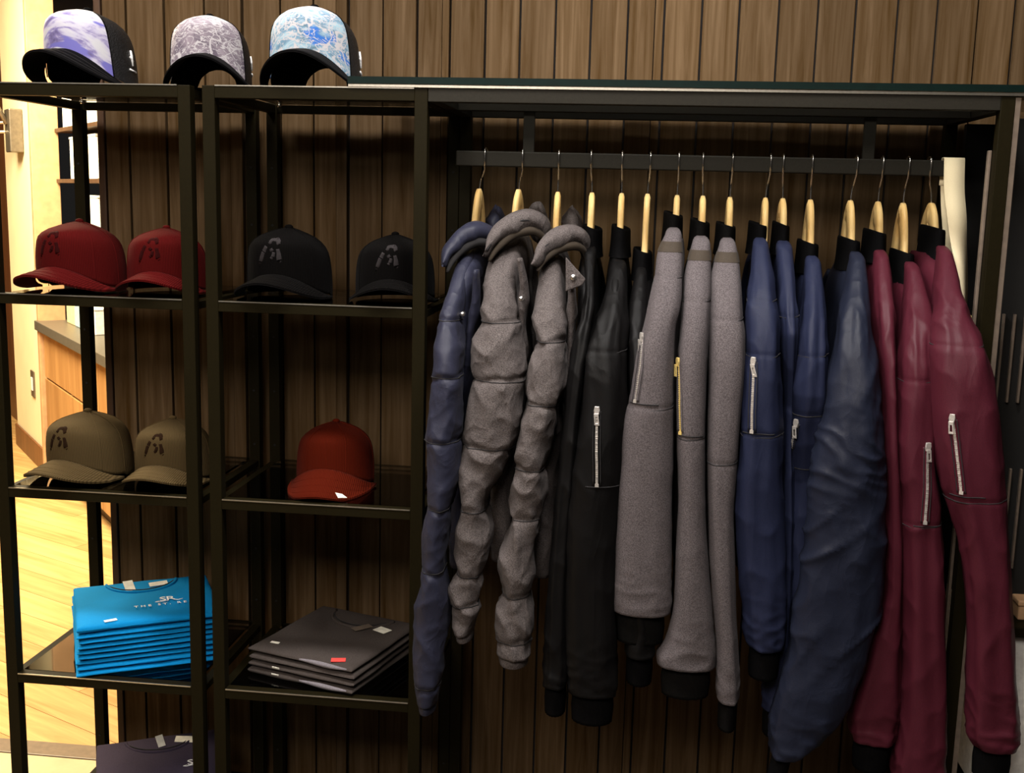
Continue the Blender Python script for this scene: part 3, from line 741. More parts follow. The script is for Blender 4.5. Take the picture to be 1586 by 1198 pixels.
GRP = {'puff': 'quilted puffer jackets on the rail', 'bomb': 'bomber jackets on the rail'}
for i in range(16):
    fab, rib, kind, pinch, label = SPEC[i]
    hx, zc = HXW[i], ZCOL[i]
    rows = sleeve_rows(i)
    ccx = hx+max(-.013, min(.013, (rows[2][0]-hx)*.8))
    HANGERS[i].rotation_euler.z = math.atan2((ccx-hx)*.35, .075) if kind == 'bomb' else math.atan2(max(-.004, min(.004, rows[2][0]-hx)), .09)
    base = Vector((hx, YB, rows[-1][2]))
    j = thing('puffer_jacket' if kind == 'puff' else 'bomber_jacket', label, 'jacket', base, 0, GRP[kind])
    # near sleeve with shoulder
    rings = [[sleeve_point(i, rows, k, 2*math.pi*s/SEG) for s in range(SEG)] for k in range(len(rows))]
    def topring(up, k_, back): return [Vector((rows[0][0], rows[0][1]+back, rows[0][2]+up))+(p-Vector(rows[0][:3]))*k_ for p in rings[0]]
    first = [topring(.014, .45, .028), topring(.011, .72, .020), topring(.006, .9, .010)]
    last = [Vector((rows[-1][0], rows[-1][1], rows[-1][2]-.003))+(p-Vector((rows[-1][0], rows[-1][1], rows[-1][2])))*.86 for p in rings[-1]]
    sl = MB().loft(first+rings+[last]).build('sleeve', fab, j, True, offset=base)
    # seams and quilting lines
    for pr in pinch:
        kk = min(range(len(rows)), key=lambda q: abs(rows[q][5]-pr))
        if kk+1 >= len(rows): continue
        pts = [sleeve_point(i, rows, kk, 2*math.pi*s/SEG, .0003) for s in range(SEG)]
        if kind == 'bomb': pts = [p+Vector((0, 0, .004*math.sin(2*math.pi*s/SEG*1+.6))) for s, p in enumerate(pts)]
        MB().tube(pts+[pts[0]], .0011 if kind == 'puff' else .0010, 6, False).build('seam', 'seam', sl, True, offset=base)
    # cuff
    X, Y, Z, a, b_, y = rows[-1]
    cuff_h = {0: .018, 1: .016, 2: .02}.get(i, .062)
    cm = fab if kind == 'puff' else rib
    ca, cb2 = (a*.92, b_*.86) if kind == 'puff' else (a*.84, b_*.72)
    if i == 12: ca = a*.6
    lean = -.012 if i == 12 else 0
    cr = [(X+lean*f, Y, Z-.001-cuff_h*f, ca*(1-.12*abs(f-.5)), cb2*(1-.1*abs(f-.5))) for f in (0, .1, .3, .5, .7, .9, 1.0)]
    MB().loft(ring_rib(cr, .0013 if kind == 'bomb' else 0)).build('cuff', cm, j, True, offset=base)
    # body: flattened torso hanging from the hanger
    zs0 = zc-.045 if kind == 'bomb' else zc-.03
    blen = .60 if kind == 'bomb' else .66
    T = .021 if kind == 'bomb' else .026
    if i in (9, 10): T = .014
    if i == 15: T = .030
    prof = [(0, .060, .75), (-.015, .095, .85), (-.035, .140, .95), (-.06, .180, 1), (-.09, .198, 1), (-.14, .200, 1.05), (-.25, .196, 1.15), (-.40, .19, 1.2), (-blen+.06, .185, 1.2), (-blen, .172, 1.05)]
    zz = np.linspace(0, -blen, 70)
    xs_ = [-p[0] for p in prof]
    Us = hermite(xs_, [p[1] for p in prof], -zz); Ts = hermite(xs_, [p[2] for p in prof], -zz)
    # follow the sleeve's sideways drift a little
    sx_top = rows[min(30, len(rows)-1)][0]
    bx = hx+(sx_top-hx)*(.7 if i == 15 else .35)
    brs = []
    for k in range(70):
        z = zs0+zz[k]; ring = []
        drift = (bx-hx)*min(1, -zz[k]/.15)
        pf = 1.0
        if kind == 'puff': pf = 1+.16*abs(math.sin(-zz[k]*math.pi/.105))
        for s in range(44):
            an = 2*math.pi*s/44; cx_, sx_ = math.cos(an), math.sin(an)
            dx = math.copysign(abs(cx_)**.7, cx_); dy = math.copysign(abs(sx_)**.9, sx_)
            w = .0035*nz(hx*3+dx*.02, YB+dy*Us[k], z*.35, 20)
            ring.append(Vector((hx+drift+dx*(T*Ts[k]*pf+w), YB+.012+dy*Us[k], z)))
        brs.append(ring)
    bd = MB().loft(brs).build('body', fab, j, True, offset=base)
    # hem band
    if kind == 'bomb':
        hz = zs0-blen
        hr = [(hx+(bx-hx), YB+.012, hz-.001-.055*f, T*1.0*(1-.1*abs(f-.5)), .168) for f in (0, .1, .5, .9, 1)]
        MB().loft(ring_rib(hr, .0015, 60)).build('hem_band', rib, j, True, offset=base)
    # far sleeve
    fr = []
    for k in range(40):
        f = k/39.0; z = zs0-.02-f*.62
        yy_ = YB+.012+float(np.interp(f, [0, .08, .2, 1], [.10, .165, .205, .205]))
        a2 = float(np.interp(f, [0, .1, .3, 1], [.018, .028, .034, .027])); a2 = min(a2, T*1.5)
        yy_ = min(yy_, WY-.052)
        fr.append([Vector((hx+(bx-hx)*min(1, f*3)+a2*math.cos(2*math.pi*s/20), yy_+.030*math.sin(2*math.pi*s/20), z+.001*math.sin(s))) for s in range(20)])
    MB().loft(fr).build('sleeve', fab, j, True, offset=base)
    # collar
    if kind == 'bomb':
        cw = {10: .0155, 9: .019}.get(i, .0195)
        cz0 = zs0-.012; ht = zc-cz0+.004
        cr = []
        for f, g_ in ((0, 1.12), (.15, 1.06), (.4, 1.0), (.7, .97), (.93, .95), (1.0, .90)):
            cr.append([Vector((ccx+(cw*g_+(.0012 if k % 2 else 0))*math.cos(2*math.pi*k/48), YB-.004+(.070*g_+(.0012 if k % 2 else 0))*math.sin(2*math.pi*k/48), cz0+ht*f-.010*f*math.cos(2*math.pi*k/48+.4)*.5)) for k in range(48)])
        inner = [[Vector((ccx+(p.x-ccx)*.8, YB+(p.y-YB)*.93, p.z-.03*q)) for p in cr[-1]] for q in (0, 1)]
        MB().loft(cr+inner, (False, True)).build('collar', rib, j, True, offset=base)
        if fab == 'grey_wool':
            kk = 5
            tp = []
            for k in range(3, 9): tp.append([sleeve_point(i, rows, k, 2*math.pi*s/SEG, .0008) for s in range(SEG)])
            MB().loft(tp, (False, False)).build('shoulder_tape', 'brown_tape', j, True, offset=base)
    else:
        # hood lying around the neck: rolled brim arching towards the viewer, bag behind
        dark = 'navy_puff' if i == 0 else 'grey_puff'
        brim = {0: [(690, 412), (700, 388), (718, 368), (742, 358), (760, 366), (768, 384)], 1: [(752, 396), (770, 368), (795, 347), (820, 341), (840, 352), (848, 378)], 2: [(828, 410), (842, 386), (862, 370), (885, 364), (902, 372), (908, 396)]}[i]
        pts = [at(x, y, yb) for (x, y), yb in zip(brim, (.04, .06, .085, .10, .12, .15))]
        tt = np.linspace(0, 5, 36)
        P3 = [Vector([float(hermite(range(6), [p[a] for p in pts], [q])[0]) for a in range(3)]) for q in tt]
        hood_r = []
        for k, p in enumerate(P3):
            f = k/35
            rr_ = .005+.017*math.sin(math.pi*f)**.8+.003*nz(f*4, i, 2, 1.0)
            tg = (P3[min(k+1, 35)]-P3[max(k-1, 0)]).normalized(); bn = tg.cross(Vector((0, 1, 0))).normalized(); n2 = Vector((0, 1, 0))
            hood_r.append([p+bn*rr_*math.cos(2*math.pi*s/14)+n2*(.036)*math.sin(2*math.pi*s/14)+(bn*.006+n2*.004)*nz(p.x, p.z, math.cos(2*math.pi*s/14)*.05, 34) for s in range(14)])
        hd = MB().loft(hood_r).build('hood', dark, j, True, offset=base)
        MB().tube([p+Vector((0, -.0315, .0)) for p in P3[2:-2]], .0024, 6).build('brim_piping', 'seam', hd, True, offset=base)
        MB().tube([p+Vector((.004, -.020, -.020)) for p in P3[2:-2]], [.003+.007*math.sin(math.pi*q/31) for q in range(32)], 8).build('brim_lining', 'brown_tape' if i else 'seam', hd, True, offset=base)
        # hood bag behind the hanger
        bagr = []
        bc = at(*{0: (768, 350), 1: (832, 345), 2: (886, 350)}[i], .30)
        for k in range(20):
            f = k/19; ra = max(.02, math.sin(math.pi*f))**.55
            bagr.append([bc+Vector((.022*ra*math.cos(2*math.pi*s/26)*(1+.35*nz(s*.5, f*5, i, 1.0)), .055*ra*math.sin(2*math.pi*s/26), -.04+.08*f+.012*nz(math.cos(s*.24)*2, f*3, i+4, 1.1))) for s in range(26)])
        MB().loft(bagr).build('hood_bag', dark, j, True, offset=base)
        # front placket strip beside the sleeve with snap
        pk = {0: [(738, 418), (737, 470), (728, 520), (722, 580), (722, 640)], 1: [(805, 400), (812, 450), (808, 500), (812, 560)], 2: [(884, 420), (886, 470), (884, 520), (880, 580)]}[i]
        pts = [at(x, y, .005+.012*k) for k, (x, y) in enumerate(pk)]
        tt = np.linspace(0, len(pts)-1, 30); rr_ = []
        for q in tt:
            p = Vector([float(hermite(range(len(pts)), [v[a] for v in pts], [q])[0]) for a in range(3)])
            wdt = .012*(1-.35*abs(math.sin(q*2.4)))*min(1, .4+q)
            rr_.append([p+Vector((wdt*math.cos(2*math.pi*s/14), .020*math.sin(2*math.pi*s/14), .0)) for s in range(14)])
        pl_ = MB().loft(rr_).build('placket', fab, j, True, offset=base)
        if i < 2:
            sp = {0: (716, 487), 1: (807, 463)}[i]
            c = at(*sp, -.022+.0*i)
            k_ = Vector((0, 1, 0))
            MB().loft([[c+Vector((r_*math.cos(2*math.pi*s/16), d_, r_*math.sin(2*math.pi*s/16))) for s in range(16)] for r_, d_ in ((.0048, .012), (.0048, -.001), (.003, -.0025))]).build('snap', 'snap', pl_, True, offset=base)
        else:
            tri = [at(876, 398, -.022), at(907, 433, -.022), at(902, 442, -.022), at(876, 452, -.022)]
            mb = MB(); th_ = Vector((0, .006, 0))
            mb.v = [tuple(p) for p in tri]+[tuple(p+th_) for p in tri]
            mb.f = [(0, 1, 2, 3), (7, 6, 5, 4), (0, 4, 5, 1), (1, 5, 6, 2), (2, 6, 7, 3), (3, 7, 4, 0)]
            tb = mb.build('snap_tab', fab, j, bevel=.002, offset=base)
            c = at(888, 430, -.0225)
            MB().loft([[c+Vector((r_*math.cos(2*math.pi*s/18), d_, r_*math.sin(2*math.pi*s/18))) for s in range(18)] for r_, d_ in ((.0062, .001), (.0062, -.001), (.0045, -.0028))]).build('snap', 'snap', tb, True, offset=base)
    # sleeve pocket with zipper
    if i in ZIPS:
        zp = ZIPS[i]
        def surf(px, py, lift):
            k = min(range(len(rows)), key=lambda q: abs(rows[q][5]-py))
            X, Y, Z, a, b_, y = rows[k]
            xw = at(px, py, Y-b_).x
            u = max(-.97, min(.97, (xw-X)/a))
            an = -math.acos(math.copysign(abs(u)**(1/.86), u))
            p = sleeve_point(i, rows, k, an, lift)
            return p, Vector((math.cos(an), math.sin(an), 0))
        tt = np.linspace(0, 2, 26)
        cen = [(float(np.interp(q, (0, 1, 2), [p[0] for p in zp])), float(np.interp(q, (0, 1, 2), [p[1] for p in zp]))) for q in tt]
        def ribbon(w, l0, l1):
            rg_ = []
            for cx_, cy_ in cen:
                p, nn = surf(cx_, cy_, 0); sd = nn.cross(Vector((0, 0, 1))).normalized()
                rg_.append([p+sd*w+nn*l0, p+sd*w+nn*l1, p-sd*w+nn*l1, p-sd*w+nn*l0])
            return MB().loft(rg_)
        tape = ribbon(.0085, -.001, .0012).build('zipper_tape', fab, j, True, offset=base)
        for sgn in (-1, 1):
            e = []
            for cx_, cy_ in cen:
                p, nn = surf(cx_, cy_, 0); sd = nn.cross(Vector((0, 0, 1))).normalized(); e.append(p+sd*.0068*sgn+nn*.0012)
            MB().tube(e, .0009, 6).build('stitch', 'seam', tape, True, offset=base)
        zm = 'gold' if i == 7 else 'silver'
        # teeth: two interlocking rows
        tm = MB()
        for q in np.linspace(.10, 2, 46):
            cx_, cy_ = float(np.interp(q, (0, 1, 2), [p[0] for p in zp])), float(np.interp(q, (0, 1, 2), [p[1] for p in zp]))
            p, nn = surf(cx_, cy_, 0); sd = nn.cross(Vector((0, 0, 1))).normalized()
            w, hh = (.0023 if i not in (6, 7) else .0016), .0009
            c = p+nn*.0018
            o0 = len(tm.v)
            tm.v += [tuple(c+sd*w*sx+nn*.0008*sn+Vector((0, 0, hh*sz))) for sz in (-1, 1) for sn in (-1, 1) for sx in (-1, 1)]
            tm.f += [tuple(o0+v for v in qd) for qd in ((0, 2, 3, 1), (4, 5, 7, 6), (0, 1, 5, 4), (2, 6, 7, 3), (0, 4, 6, 2), (1, 3, 7, 5))]
        te = tm.build('teeth', zm, tape, offset=base); te['kind'] = 'stuff'
        ribbon(.0022 if i not in (6, 7) else .0012, .0011, .0016).build('teeth_bed', zm, tape, offset=base)
        p, nn = surf(zp[-1][0], zp[-1][1], .002); sd = nn.cross(Vector((0, 0, 1))).normalized()
        MB().loft([[p+sd*.0035*sx+nn*(.001*l)+Vector((0, 0, .003*sz)) for sx, sz in ((-1, -1), (1, -1), (1, 1), (-1, 1))] for l in (-1, 1)]).build('end_stop', zm, tape, offset=base)
        # slider and pull tab
        p, nn = surf(zp[0][0], zp[0][1], .003); sd = nn.cross(Vector((0, 0, 1))).normalized()
        prof_ = [(-.0042, .009), (.0042, .009), (.0055, .002), (.004, -.007), (-.004, -.007), (-.0055, .002)]
        MB().loft([[p+sd*a_+Vector((0, 0, b2))+nn*l for a_, b2 in prof_] for l in (-.002, .0022)]).build('slider', zm, tape, offset=base, bevel=.0008)
        # ring-shaped pull hanging from the slider
        out_ = [(-.0042, -.004), (.0042, -.004), (.0046, -.026), (-.0046, -.026)]; in_ = [(-.0018, -.010), (.0018, -.010), (.0022, -.022), (-.0022, -.022)]
        mb = MB(); q0 = p+nn*.0035+sd*.001
        sh = -.003 if i not in (9,) else -.008
        for ring_ in (out_, in_):
            for l in (0, .0016): mb.v += [tuple(q0+sd*(a_+sh*(-b2)/.026)+Vector((0, 0, b2))+nn*l) for a_, b2 in ring_]
        for k in range(4):
            k2 = (k+1) % 4
            mb.f += [(k, k2, 4+k2, 4+k), (8+k2, 8+k, 12+k, 12+k2), (4+k, 4+k2, 12+k2, 12+k), (k2, k, 8+k, 8+k2)]
        MB.build(mb, 'pull_tab', zm, tape, offset=base, bevel=.0004)
        # pocket panel outline below the tape
        cx_, cy_ = zp[-1]
        e = []
        for dxp in np.linspace(-16, 34, 14):
            k = min(range(len(rows)), key=lambda q: abs(rows[q][5]-(cy_+4)))
            xw = at(cx_+dxp, cy_, rows[k][1]-rows[k][4]).x
            if abs(xw-rows[k][0]) < rows[k][3]*.93: e.append(surf(cx_+dxp, cy_+4, .0006)[0])
        if len(e) > 3: MB().tube(e, .0010, 6).build('pocket_seam', 'seam', sl, True, offset=base)

# strap at the end of the rail
st = thing('webbing_strap', 'cream cotton webbing strap draped over the right end of the rail', 'strap', (1.449, YB, 1.2))
off = st.location
def strap(path, hw, name, mat='strap'):
    rg_ = []
    qq = np.linspace(0, len(path)-1, 60)
    path = [tuple(float(hermite(range(len(path)), [p[a] for p in path], [q])[0]) for a in range(4)) for q in qq]
    for k, (x, y, z, tw) in enumerate(path):
        sd = Vector((math.cos(tw), math.sin(tw), 0)); p = Vector((x, y, z))
        p0 = Vector(path[max(k-1, 0)][:3]); p1 = Vector(path[min(k+1, len(path)-1)][:3]); nn = (p1-p0).normalized().cross(sd).normalized()
        rg_.append([p-sd*hw-nn*.0012, p+sd*hw-nn*.0012, p+sd*hw+nn*.0012, p-sd*hw+nn*.0012])
    return MB().loft(rg_).build(name, mat, st, True, offset=off)
pc = [(1.449, YB+.013, 1.60, 0), (1.449, YB+.0125, 1.640, 0), (1.449, YB+.006, 1.6525, 0), (1.449, YB-.006, 1.6525, 0), (1.449, YB-.0125, 1.640, 0), (1.451, YB-.02, 1.59, .05), (1.456, YB-.035, 1.54, .2), (1.460, YB-.05, 1.49, .5), (1.468, YB-.06, 1.44, .8), (1.475, YB-.065, 1.38, 1.0), (1.478, YB-.065, 1.33, 1.1)]
strap(pc, .0195, 'front_band')
pc2 = [(1.452, YB+.0145, 1.602, 0), (1.458, YB+.02, 1.55, .2), (1.468, YB+.025, 1.48, .5), (1.478, YB+.02, 1.40, .9), (1.481, YB+.01, 1.33, 1.1)]
strap(pc2, .0195, 'rear_band')
MB().box(1.466, 1.489, YB-.078, YB-.074, 1.317, 1.352).build('end_tag', 'tagyellow', st, offset=off)


# ------------------------------------------------------------------ caps
PT = [0, .16, .30, .43, .55, .66, .77, .88, .96, 1.0]
PR_F = [1.0, 1.0, 1.0, .99, .975, .925, .74, .42, .15, 0.0]      # upright front
PR_B = [1.0, 1.0, .985, .955, .905, .81, .63, .36, .13, 0.0]     # rounder sides and back
PZ = [0, .20, .375, .53, .65, .75, .85, .93, .98, 1.0]


def crown_pt(phi, t, c, lift=0.0):
    rx, ry = c['rx'], c['ry']
    sn, cs = math.sin(phi), math.cos(phi)
    fw = max(0, cs)**1.2
    rad = float(hermite(PT, PR_F, [t])[0])*fw+float(hermite(PT, PR_B, [t])[0])*(1-fw)
    hgt = float(hermite(PT, PZ, [t])[0])
    x = rx*sn; y = -ry*cs
    w = min(1, abs(x)/c['bw'])
    zb = .003+(c['arch']*(1-w*w) if cs > 0 else 0)
    if c.get('snap') and cs < 0:
        dp = (abs(phi) % (2*math.pi))-math.pi
        if abs(dp) < .62: zb += .052*(1-(dp/.62)**2)**.6
    z = zb*(1-hgt)+hgt*c['H']
    p = Vector((x*rad, y*rad+c['lean']*hgt, z))
    if lift:
        d = Vector((x*rad, y*rad, (z-c['H']*.35)*.9)).normalized(); p += d*lift
    return p


def grid(fn, us, vs, uvfn=None):
    mb = MB(); uv = []
    for v in vs:
        for u in us: mb.v.append(tuple(fn(u, v))); uv.append(uvfn(u, v) if uvfn else (u, v))
    n = len(us)
    for a in range(len(vs)-1):
        for b_ in range(n-1):
            k = a*n+b_; mb.f.append((k, k+1, k+n+1, k+n))
    return mb, uv


def shell(mb, fn2, uv):
    """close a grid into a thin solid: fn2 gives the inner copy"""
    return mb


EMB = [  # emblem strokes (phi, t, half width)
    [(-.34, .14, .003), (-.29, .26, .006), (-.22, .42, .006), (-.15, .56, .004)],
    [(-.10, .60, .003), (-.01, .70, .006), (.09, .70, .0075), (.15, .60, .006)],
    [(.11, .50, .004), (.13, .38, .0065), (.14, .26, .0075), (.20, .19, .004)],
    [(-.05, .50, .004), (-.02, .44, .005), (-.03, .38, .003)],
    [(.03, .40, .003), (.0, .30, .004), (-.05, .25, .003)],
]


def cap(name, label, loc, rot, kind, mats, group, big=1.0, emblem=None):
    c = dict(rx=.081, ry=.094, H=.136, bw=.086, arch=.044, lean=-.006)
    if kind == 'trucker': c.update(H=.150, arch=.062, lean=-.012, snap=True)
    if kind == 'low': c.update(H=.132, arch=.046, lean=.004)
    o = thing(name, label, 'cap', loc, rot, group)
    o.scale = (big, big, big)
    NP = 64
    TT = [0, .04, .1, .18, .27, .36, .45, .54, .62, .70, .78, .85, .91, .96, .99, 1.0]

    def uvf(u, v): return (u*14 if kind != 'trucker' else (u/.95*.5+.5), v)
    if kind == 'trucker':
        fa = 1.12
        us = np.linspace(-fa, fa, 30)
        TF = [x*.9 for x in TT]
        mb, uv = grid(lambda u, v: crown_pt(u*(1-.10*v), v, c, .0012), us, TF, lambda u, v: (u/fa*.5+.5, v))
        mb.build('front_panel', mats['front'], o, True, uvs=uv)
        us = np.linspace(fa-.02, 2*math.pi-fa+.02, 50)
        mb, uv = grid(lambda u, v: crown_pt(u, v, c), us, TT)
        bk = mb.build('mesh_back', 'cap_mesh', o, True)
        # full liner closes the top
        mb, uv = grid(lambda u, v: crown_pt(u, v, c, -.0015), np.linspace(0, 2*math.pi, 40), TT)
        mb.build('liner', 'brim_black', o, True)
        sb = [Vector((c['rx']*math.sin(a), -c['ry']*math.cos(a), z)) for z in (.004,) for a in np.linspace(math.pi-.66, math.pi+.66, 20)]
        MB().loft([[p+Vector((0, d_, z_)) for d_, z_ in ((0, 0), (.0015, 0), (.0015, .012), (0, .012))] for p in sb]).build('snap_strap', 'brim_black', o)
        # small white emblem on the side panel: figure above a line
        def sp(dx, t_): return crown_pt(1.75+dx, t_, c, .0008)
        em = MB()
        em.tube([sp(0, .40), sp(0, .34), sp(.01, .24)], [.0022, .003, .0018], 6)
        em.tube([sp(-.08, .33), sp(0, .31), sp(.08, .29)], [.0012, .0022, .0012], 6)
        em.build('side_emblem', 'white_thread', bk, True)
        MB().tube([sp(-.14, .20), sp(0, .19), sp(.16, .18)], .0017, 6).build('side_lettering', 'white_thread', bk, True)
        for sgn in (-1, 1):
            MB().tube([crown_pt(sgn*fa*(1-.10*t_), t_, c, .0016) for t_ in np.linspace(.0, .88, 16)], .0011, 6).build('panel_seam', 'brim_black', o, True)
    else:
        us = np.linspace(-math.pi, math.pi, NP+1)
        # wales run upwards: one stripe every ~3 mm round the base
        mb, uv = grid(lambda u, v: crown_pt(u, v, c), us, TT, lambda u, v: (u*c['rx']*(math.cos(v*math.pi/2)**.5 if False else 1)/.0031, v))
        cr = mb.build('crown', mats['main'], o, True, uvs=uv)
        md = cr.modifiers.new('solid', 'SOLIDIFY'); md.thickness = .0016; md.offset = -1
        for k in range(6):
            ph = math.pi/6+k*math.pi/3
            if emblem and k in (0, 5): ph = math.copysign(.95, math.pi-ph) if ph > math.pi else .95
            MB().tube([crown_pt(ph, t_, c, .0003) for t_ in np.linspace(.0, .985, 18)], .0008, 6).build('panel_seam', mats['dark'], cr, True)
        if emblem:
            for stn in EMB:
                hi = np.linspace(0, len(stn)-1, 4*len(stn))
                pts = []; rr_ = []
                for q in hi:
                    f = [float(hermite(range(len(stn)), [s[a] for s in stn], [q])[0]) for a in range(3)]
                    r0 = max(.0018, f[2]*1.25); pts.append(crown_pt(f[0]*1.05, .08+f[1]*.82, c, .0011-r0)); rr_.append(r0)
                MB().tube(pts, rr_, 8).build('embroidery', mats['emb'], cr, True)
    tp = crown_pt(0, 1, c)
    MB().loft([[tp+Vector((r_*math.cos(2*math.pi*s/14), r_*math.sin(2*math.pi*s/14), h_)) for s in range(14)] for r_, h_ in ((.008, -.002), (.008, .0015), (.005, .004), (.0015, .0048))]).build('top_button', mats['button'], o, True)
    # brim: arched visor
    L = .074 if kind != 'low' else .078
    def brim(w, f, dz):
        x = c['bw']*w
        fr_ = math.sqrt(max(0, 1-(x/(c['rx']*1.075))**2)) if abs(x) < c['rx']*1.075 else 0
        yi = -c['ry']*fr_
        ln = L*(1-abs(w)**3.2)**.55*(.93+.07*(1-w*w))
        xo = x*(1+.06*f)
        y = yi-ln*f+.002*(1-f)
        z = .003+c['arch']*(1-w*w)-(.16 if kind != 'low' else .50)*ln*f+(.010*f*f*abs(w)**2*0)
        return Vector((xo, y, max(.0005, z)+dz))
    ws = np.linspace(-1, 1, 40); fs = np.linspace(0, 1, 10)
    for nm, d0, d1, mt_ in (('brim', .0005, .0032, mats['brim']), ('brim_underside', -.0012, .0003, mats['under'])):
        mb = MB(); uv = []
        for dz in (d0, d1):
            for f in fs:
                for w in ws: mb.v.append(tuple(brim(w, f, dz))); uv.append((w*c['bw']/.0031, f))
        n = len(ws); q = len(fs)*n
        for a in range(len(fs)-1):
            for b_ in range(n-1):
                k = a*n+b_
                mb.f.append((q+k, q+k+n, q+k+n+1, q+k+1)); mb.f.append((k, k+1, k+n+1, k+n))
        for b_ in range(n-1):
            k = (len(fs)-1)*n+b_
            mb.f.append((k, k+1, q+k+1, q+k)); mb.f.append((b_+1, b_, q+b_, q+b_+1))
        for a in range(len(fs)-1):
            k = a*n; mb.f.append((k, k+n, q+k+n, q+k)); k = a*n+n-1; mb.f.append((k+n, k, q+k, q+k+n))
        bo = mb.build(nm, mt_, o, True, uvs=uv)
        if nm == 'brim':
            for f in (.35, .6, .82):
                MB().tube([brim(w, f, .0034) for w in np.linspace(-.93, .93, 24)], .0005, 5).build('stitch_line', mats['dark'], bo, True)
    if kind == 'low':
        q4 = [brim(.38, .80, .0040), brim(.52, .82, .0040), brim(.62, .97, .0040), brim(.46, .97, .0040)]
        MB().loft([q4, [p+Vector((0, 0, .0008)) for p in q4]]).build('price_sticker', 'tag', o)
    # sweatband inside
    mb, uv = grid(lambda u, v: crown_pt(u, v*.22, c, -.004), np.linspace(-math.pi, math.pi, 41), [0, .5, 1])
    mb.build('sweatband', 'brim_black', o, True)
    return o


def capmat(base, emb, dark='seam'): return dict(main=base, brim=base, under='brim_black' if base in ('black_cord',) else base, emb=emb, dark=base, button=base)


TM = lambda p: dict(front=p, brim='brim_black', under='brim_black', dark='seam', button='brim_black')
GT, GC = 'trucker caps on the top shelf', 'corduroy caps on the shelves'


def put(px, py, Y, z):
    p = at(px, py, Y); return (p.x, Y, z)


ZC0 = ZT+.0006
cap('trucker_cap', 'trucker cap with white and purple mountain print front, on the far left top shelf', put(145, 128, .150, ZC0), R(-8), 'trucker', TM('print_purple'), GT, 1.05)
cap('trucker_cap', 'trucker cap with white and grey lightning print front, middle of the top three', put(328, 128, .165, ZC0), R(12), 'trucker', TM('print_grey'), GT, 1.0)
cap('trucker_cap', 'trucker cap with blue wave print front, nearest the jackets on top', put(490, 128, .145, ZC0), R(2), 'trucker', TM('print_blue'), GT, 1.10)
S1, S2 = SH[0]+.0006, SH[1]+.0006
cap('corduroy_cap', 'dark red corduroy cap with emblem, at the left end of the upper shelf', put(130, 455, .145, S1), R(-8), 'cord', capmat('red_cord', 'red_emb'), GC, 1.06, True)
cap('corduroy_cap', 'dark red corduroy cap partly hidden behind the shelf post', put(262, 458, .145, S1), R(4), 'cord', capmat('red_cord', 'red_emb'), GC, 1.0, True)
cap('corduroy_cap', 'olive brown corduroy cap with emblem, at the left end of its shelf', put(143, 752, .145, S2), R(-10), 'cord', capmat('olive_cord', 'olive_emb'), GC, 1.04, True)
cap('corduroy_cap', 'olive brown corduroy cap cut off by the shelf post', put(272, 755, .150, S2), R(0), 'cord', capmat('olive_cord', 'olive_emb'), GC, .98, True)
cap('corduroy_cap', 'black corduroy cap at the left of the two black caps', put(450, 466, .145, S1), R(-2), 'cord', capmat('black_cord', 'black_emb'), GC, 1.06, True)
cap('corduroy_cap', 'black corduroy cap nearest the navy puffer jacket', put(612, 470, .145, S1), R(6), 'cord', capmat('black_cord', 'black_emb'), GC, 1.0, True)
cap('corduroy_cap', 'rust red corduroy cap alone on its shelf', put(520, 755, .185, S2), R(2), 'low', capmat('rust_cord', 'red_emb'), GC, 1.02)


# ------------------------------------------------------------------ folded shirts
def folded(name, label, loc, rot, w, d, h, mat, group, seed, top=False, tags=()):
    o = thing(name, label, 'shirt', loc, rot, group)
    nu, nv = 36, 30
    def pt(u, v, s):
        # squarish slab with a soft rolled edge; s=+1 top, -1 bottom
        x = u*w/2; y = v*d/2
        eu = (1-abs(u)**16)**.5; ev = (1-abs(v)**16)**.5
        th = h/2*min(eu, ev)
        z = h/2+s*th
        z += .0022*nz(x*1.0+seed, y, s*.3+seed, 13)*min(1, 1.5*min(eu, ev))
        k = 1+.008*nz(seed*3, u*2, v*2, 1.3)
        return Vector((x*k+.002*nz(y, seed, 0, 9), y*k+.003*nz(x, seed, 4, 9), z))
    us = [math.sin(a) for a in np.linspace(-math.pi/2, math.pi/2, nu)]; vs = [math.sin(a) for a in np.linspace(-math.pi/2, math.pi/2, nv)]
    mb = MB()
    for s in (1, -1):
        for v in vs:
            for u in us: mb.v.append(tuple(pt(u, v, s)))
    q = nu*nv
    for a in range(nv-1):
        for b_ in range(nu-1):
            k = a*nu+b_; mb.f.append((k, k+1, k+nu+1, k+nu)); mb.f.append((q+k, q+k+nu, q+k+nu+1, q+k+1))
    mb.build('folded_body', mat, o, True)
    # inner fold layer showing as a darker lip round the front
    lip = []
    for a in np.linspace(-.96, .96, 26):
        lip.append((a*w/2, -d/2*.985-.001, h*.45+.001*nz(a*3, seed, 2, 2)))
    MB().tube(lip, .0012, 6).build('fold_crease', mat, o, True)
    if top:
        # neckline ring at the back of the fold
        ring = [Vector((.078*math.cos(a), d*.44+.075*math.sin(a), h+.0006+.0012*nz(a, seed, 1, 2))) for a in np.linspace(math.pi*1.02, math.pi*1.98, 30)]
        MB().tube(ring, .0036, 8).build('neckband', mat, o, True)
        ring2 = [p+Vector((0, .010 if abs(p.x) < .07 else .002, .0022)) for p in ring[3:-3]]
        MB().tube(ring2, .0012, 6).build('neck_seam', 'seam', o, True)
    return o


def lay(o, me, mat, name, x, y, z, rz=0, parent=None):
    ob_ = bpy.data.objects.new(name, me); me.materials.clear(); me.materials.append(M[mat]); COL.objects.link(ob_)
    ob_.parent = parent or o; ob_.location = (x, y, z); ob_.rotation_euler = (0, 0, rz); return ob_


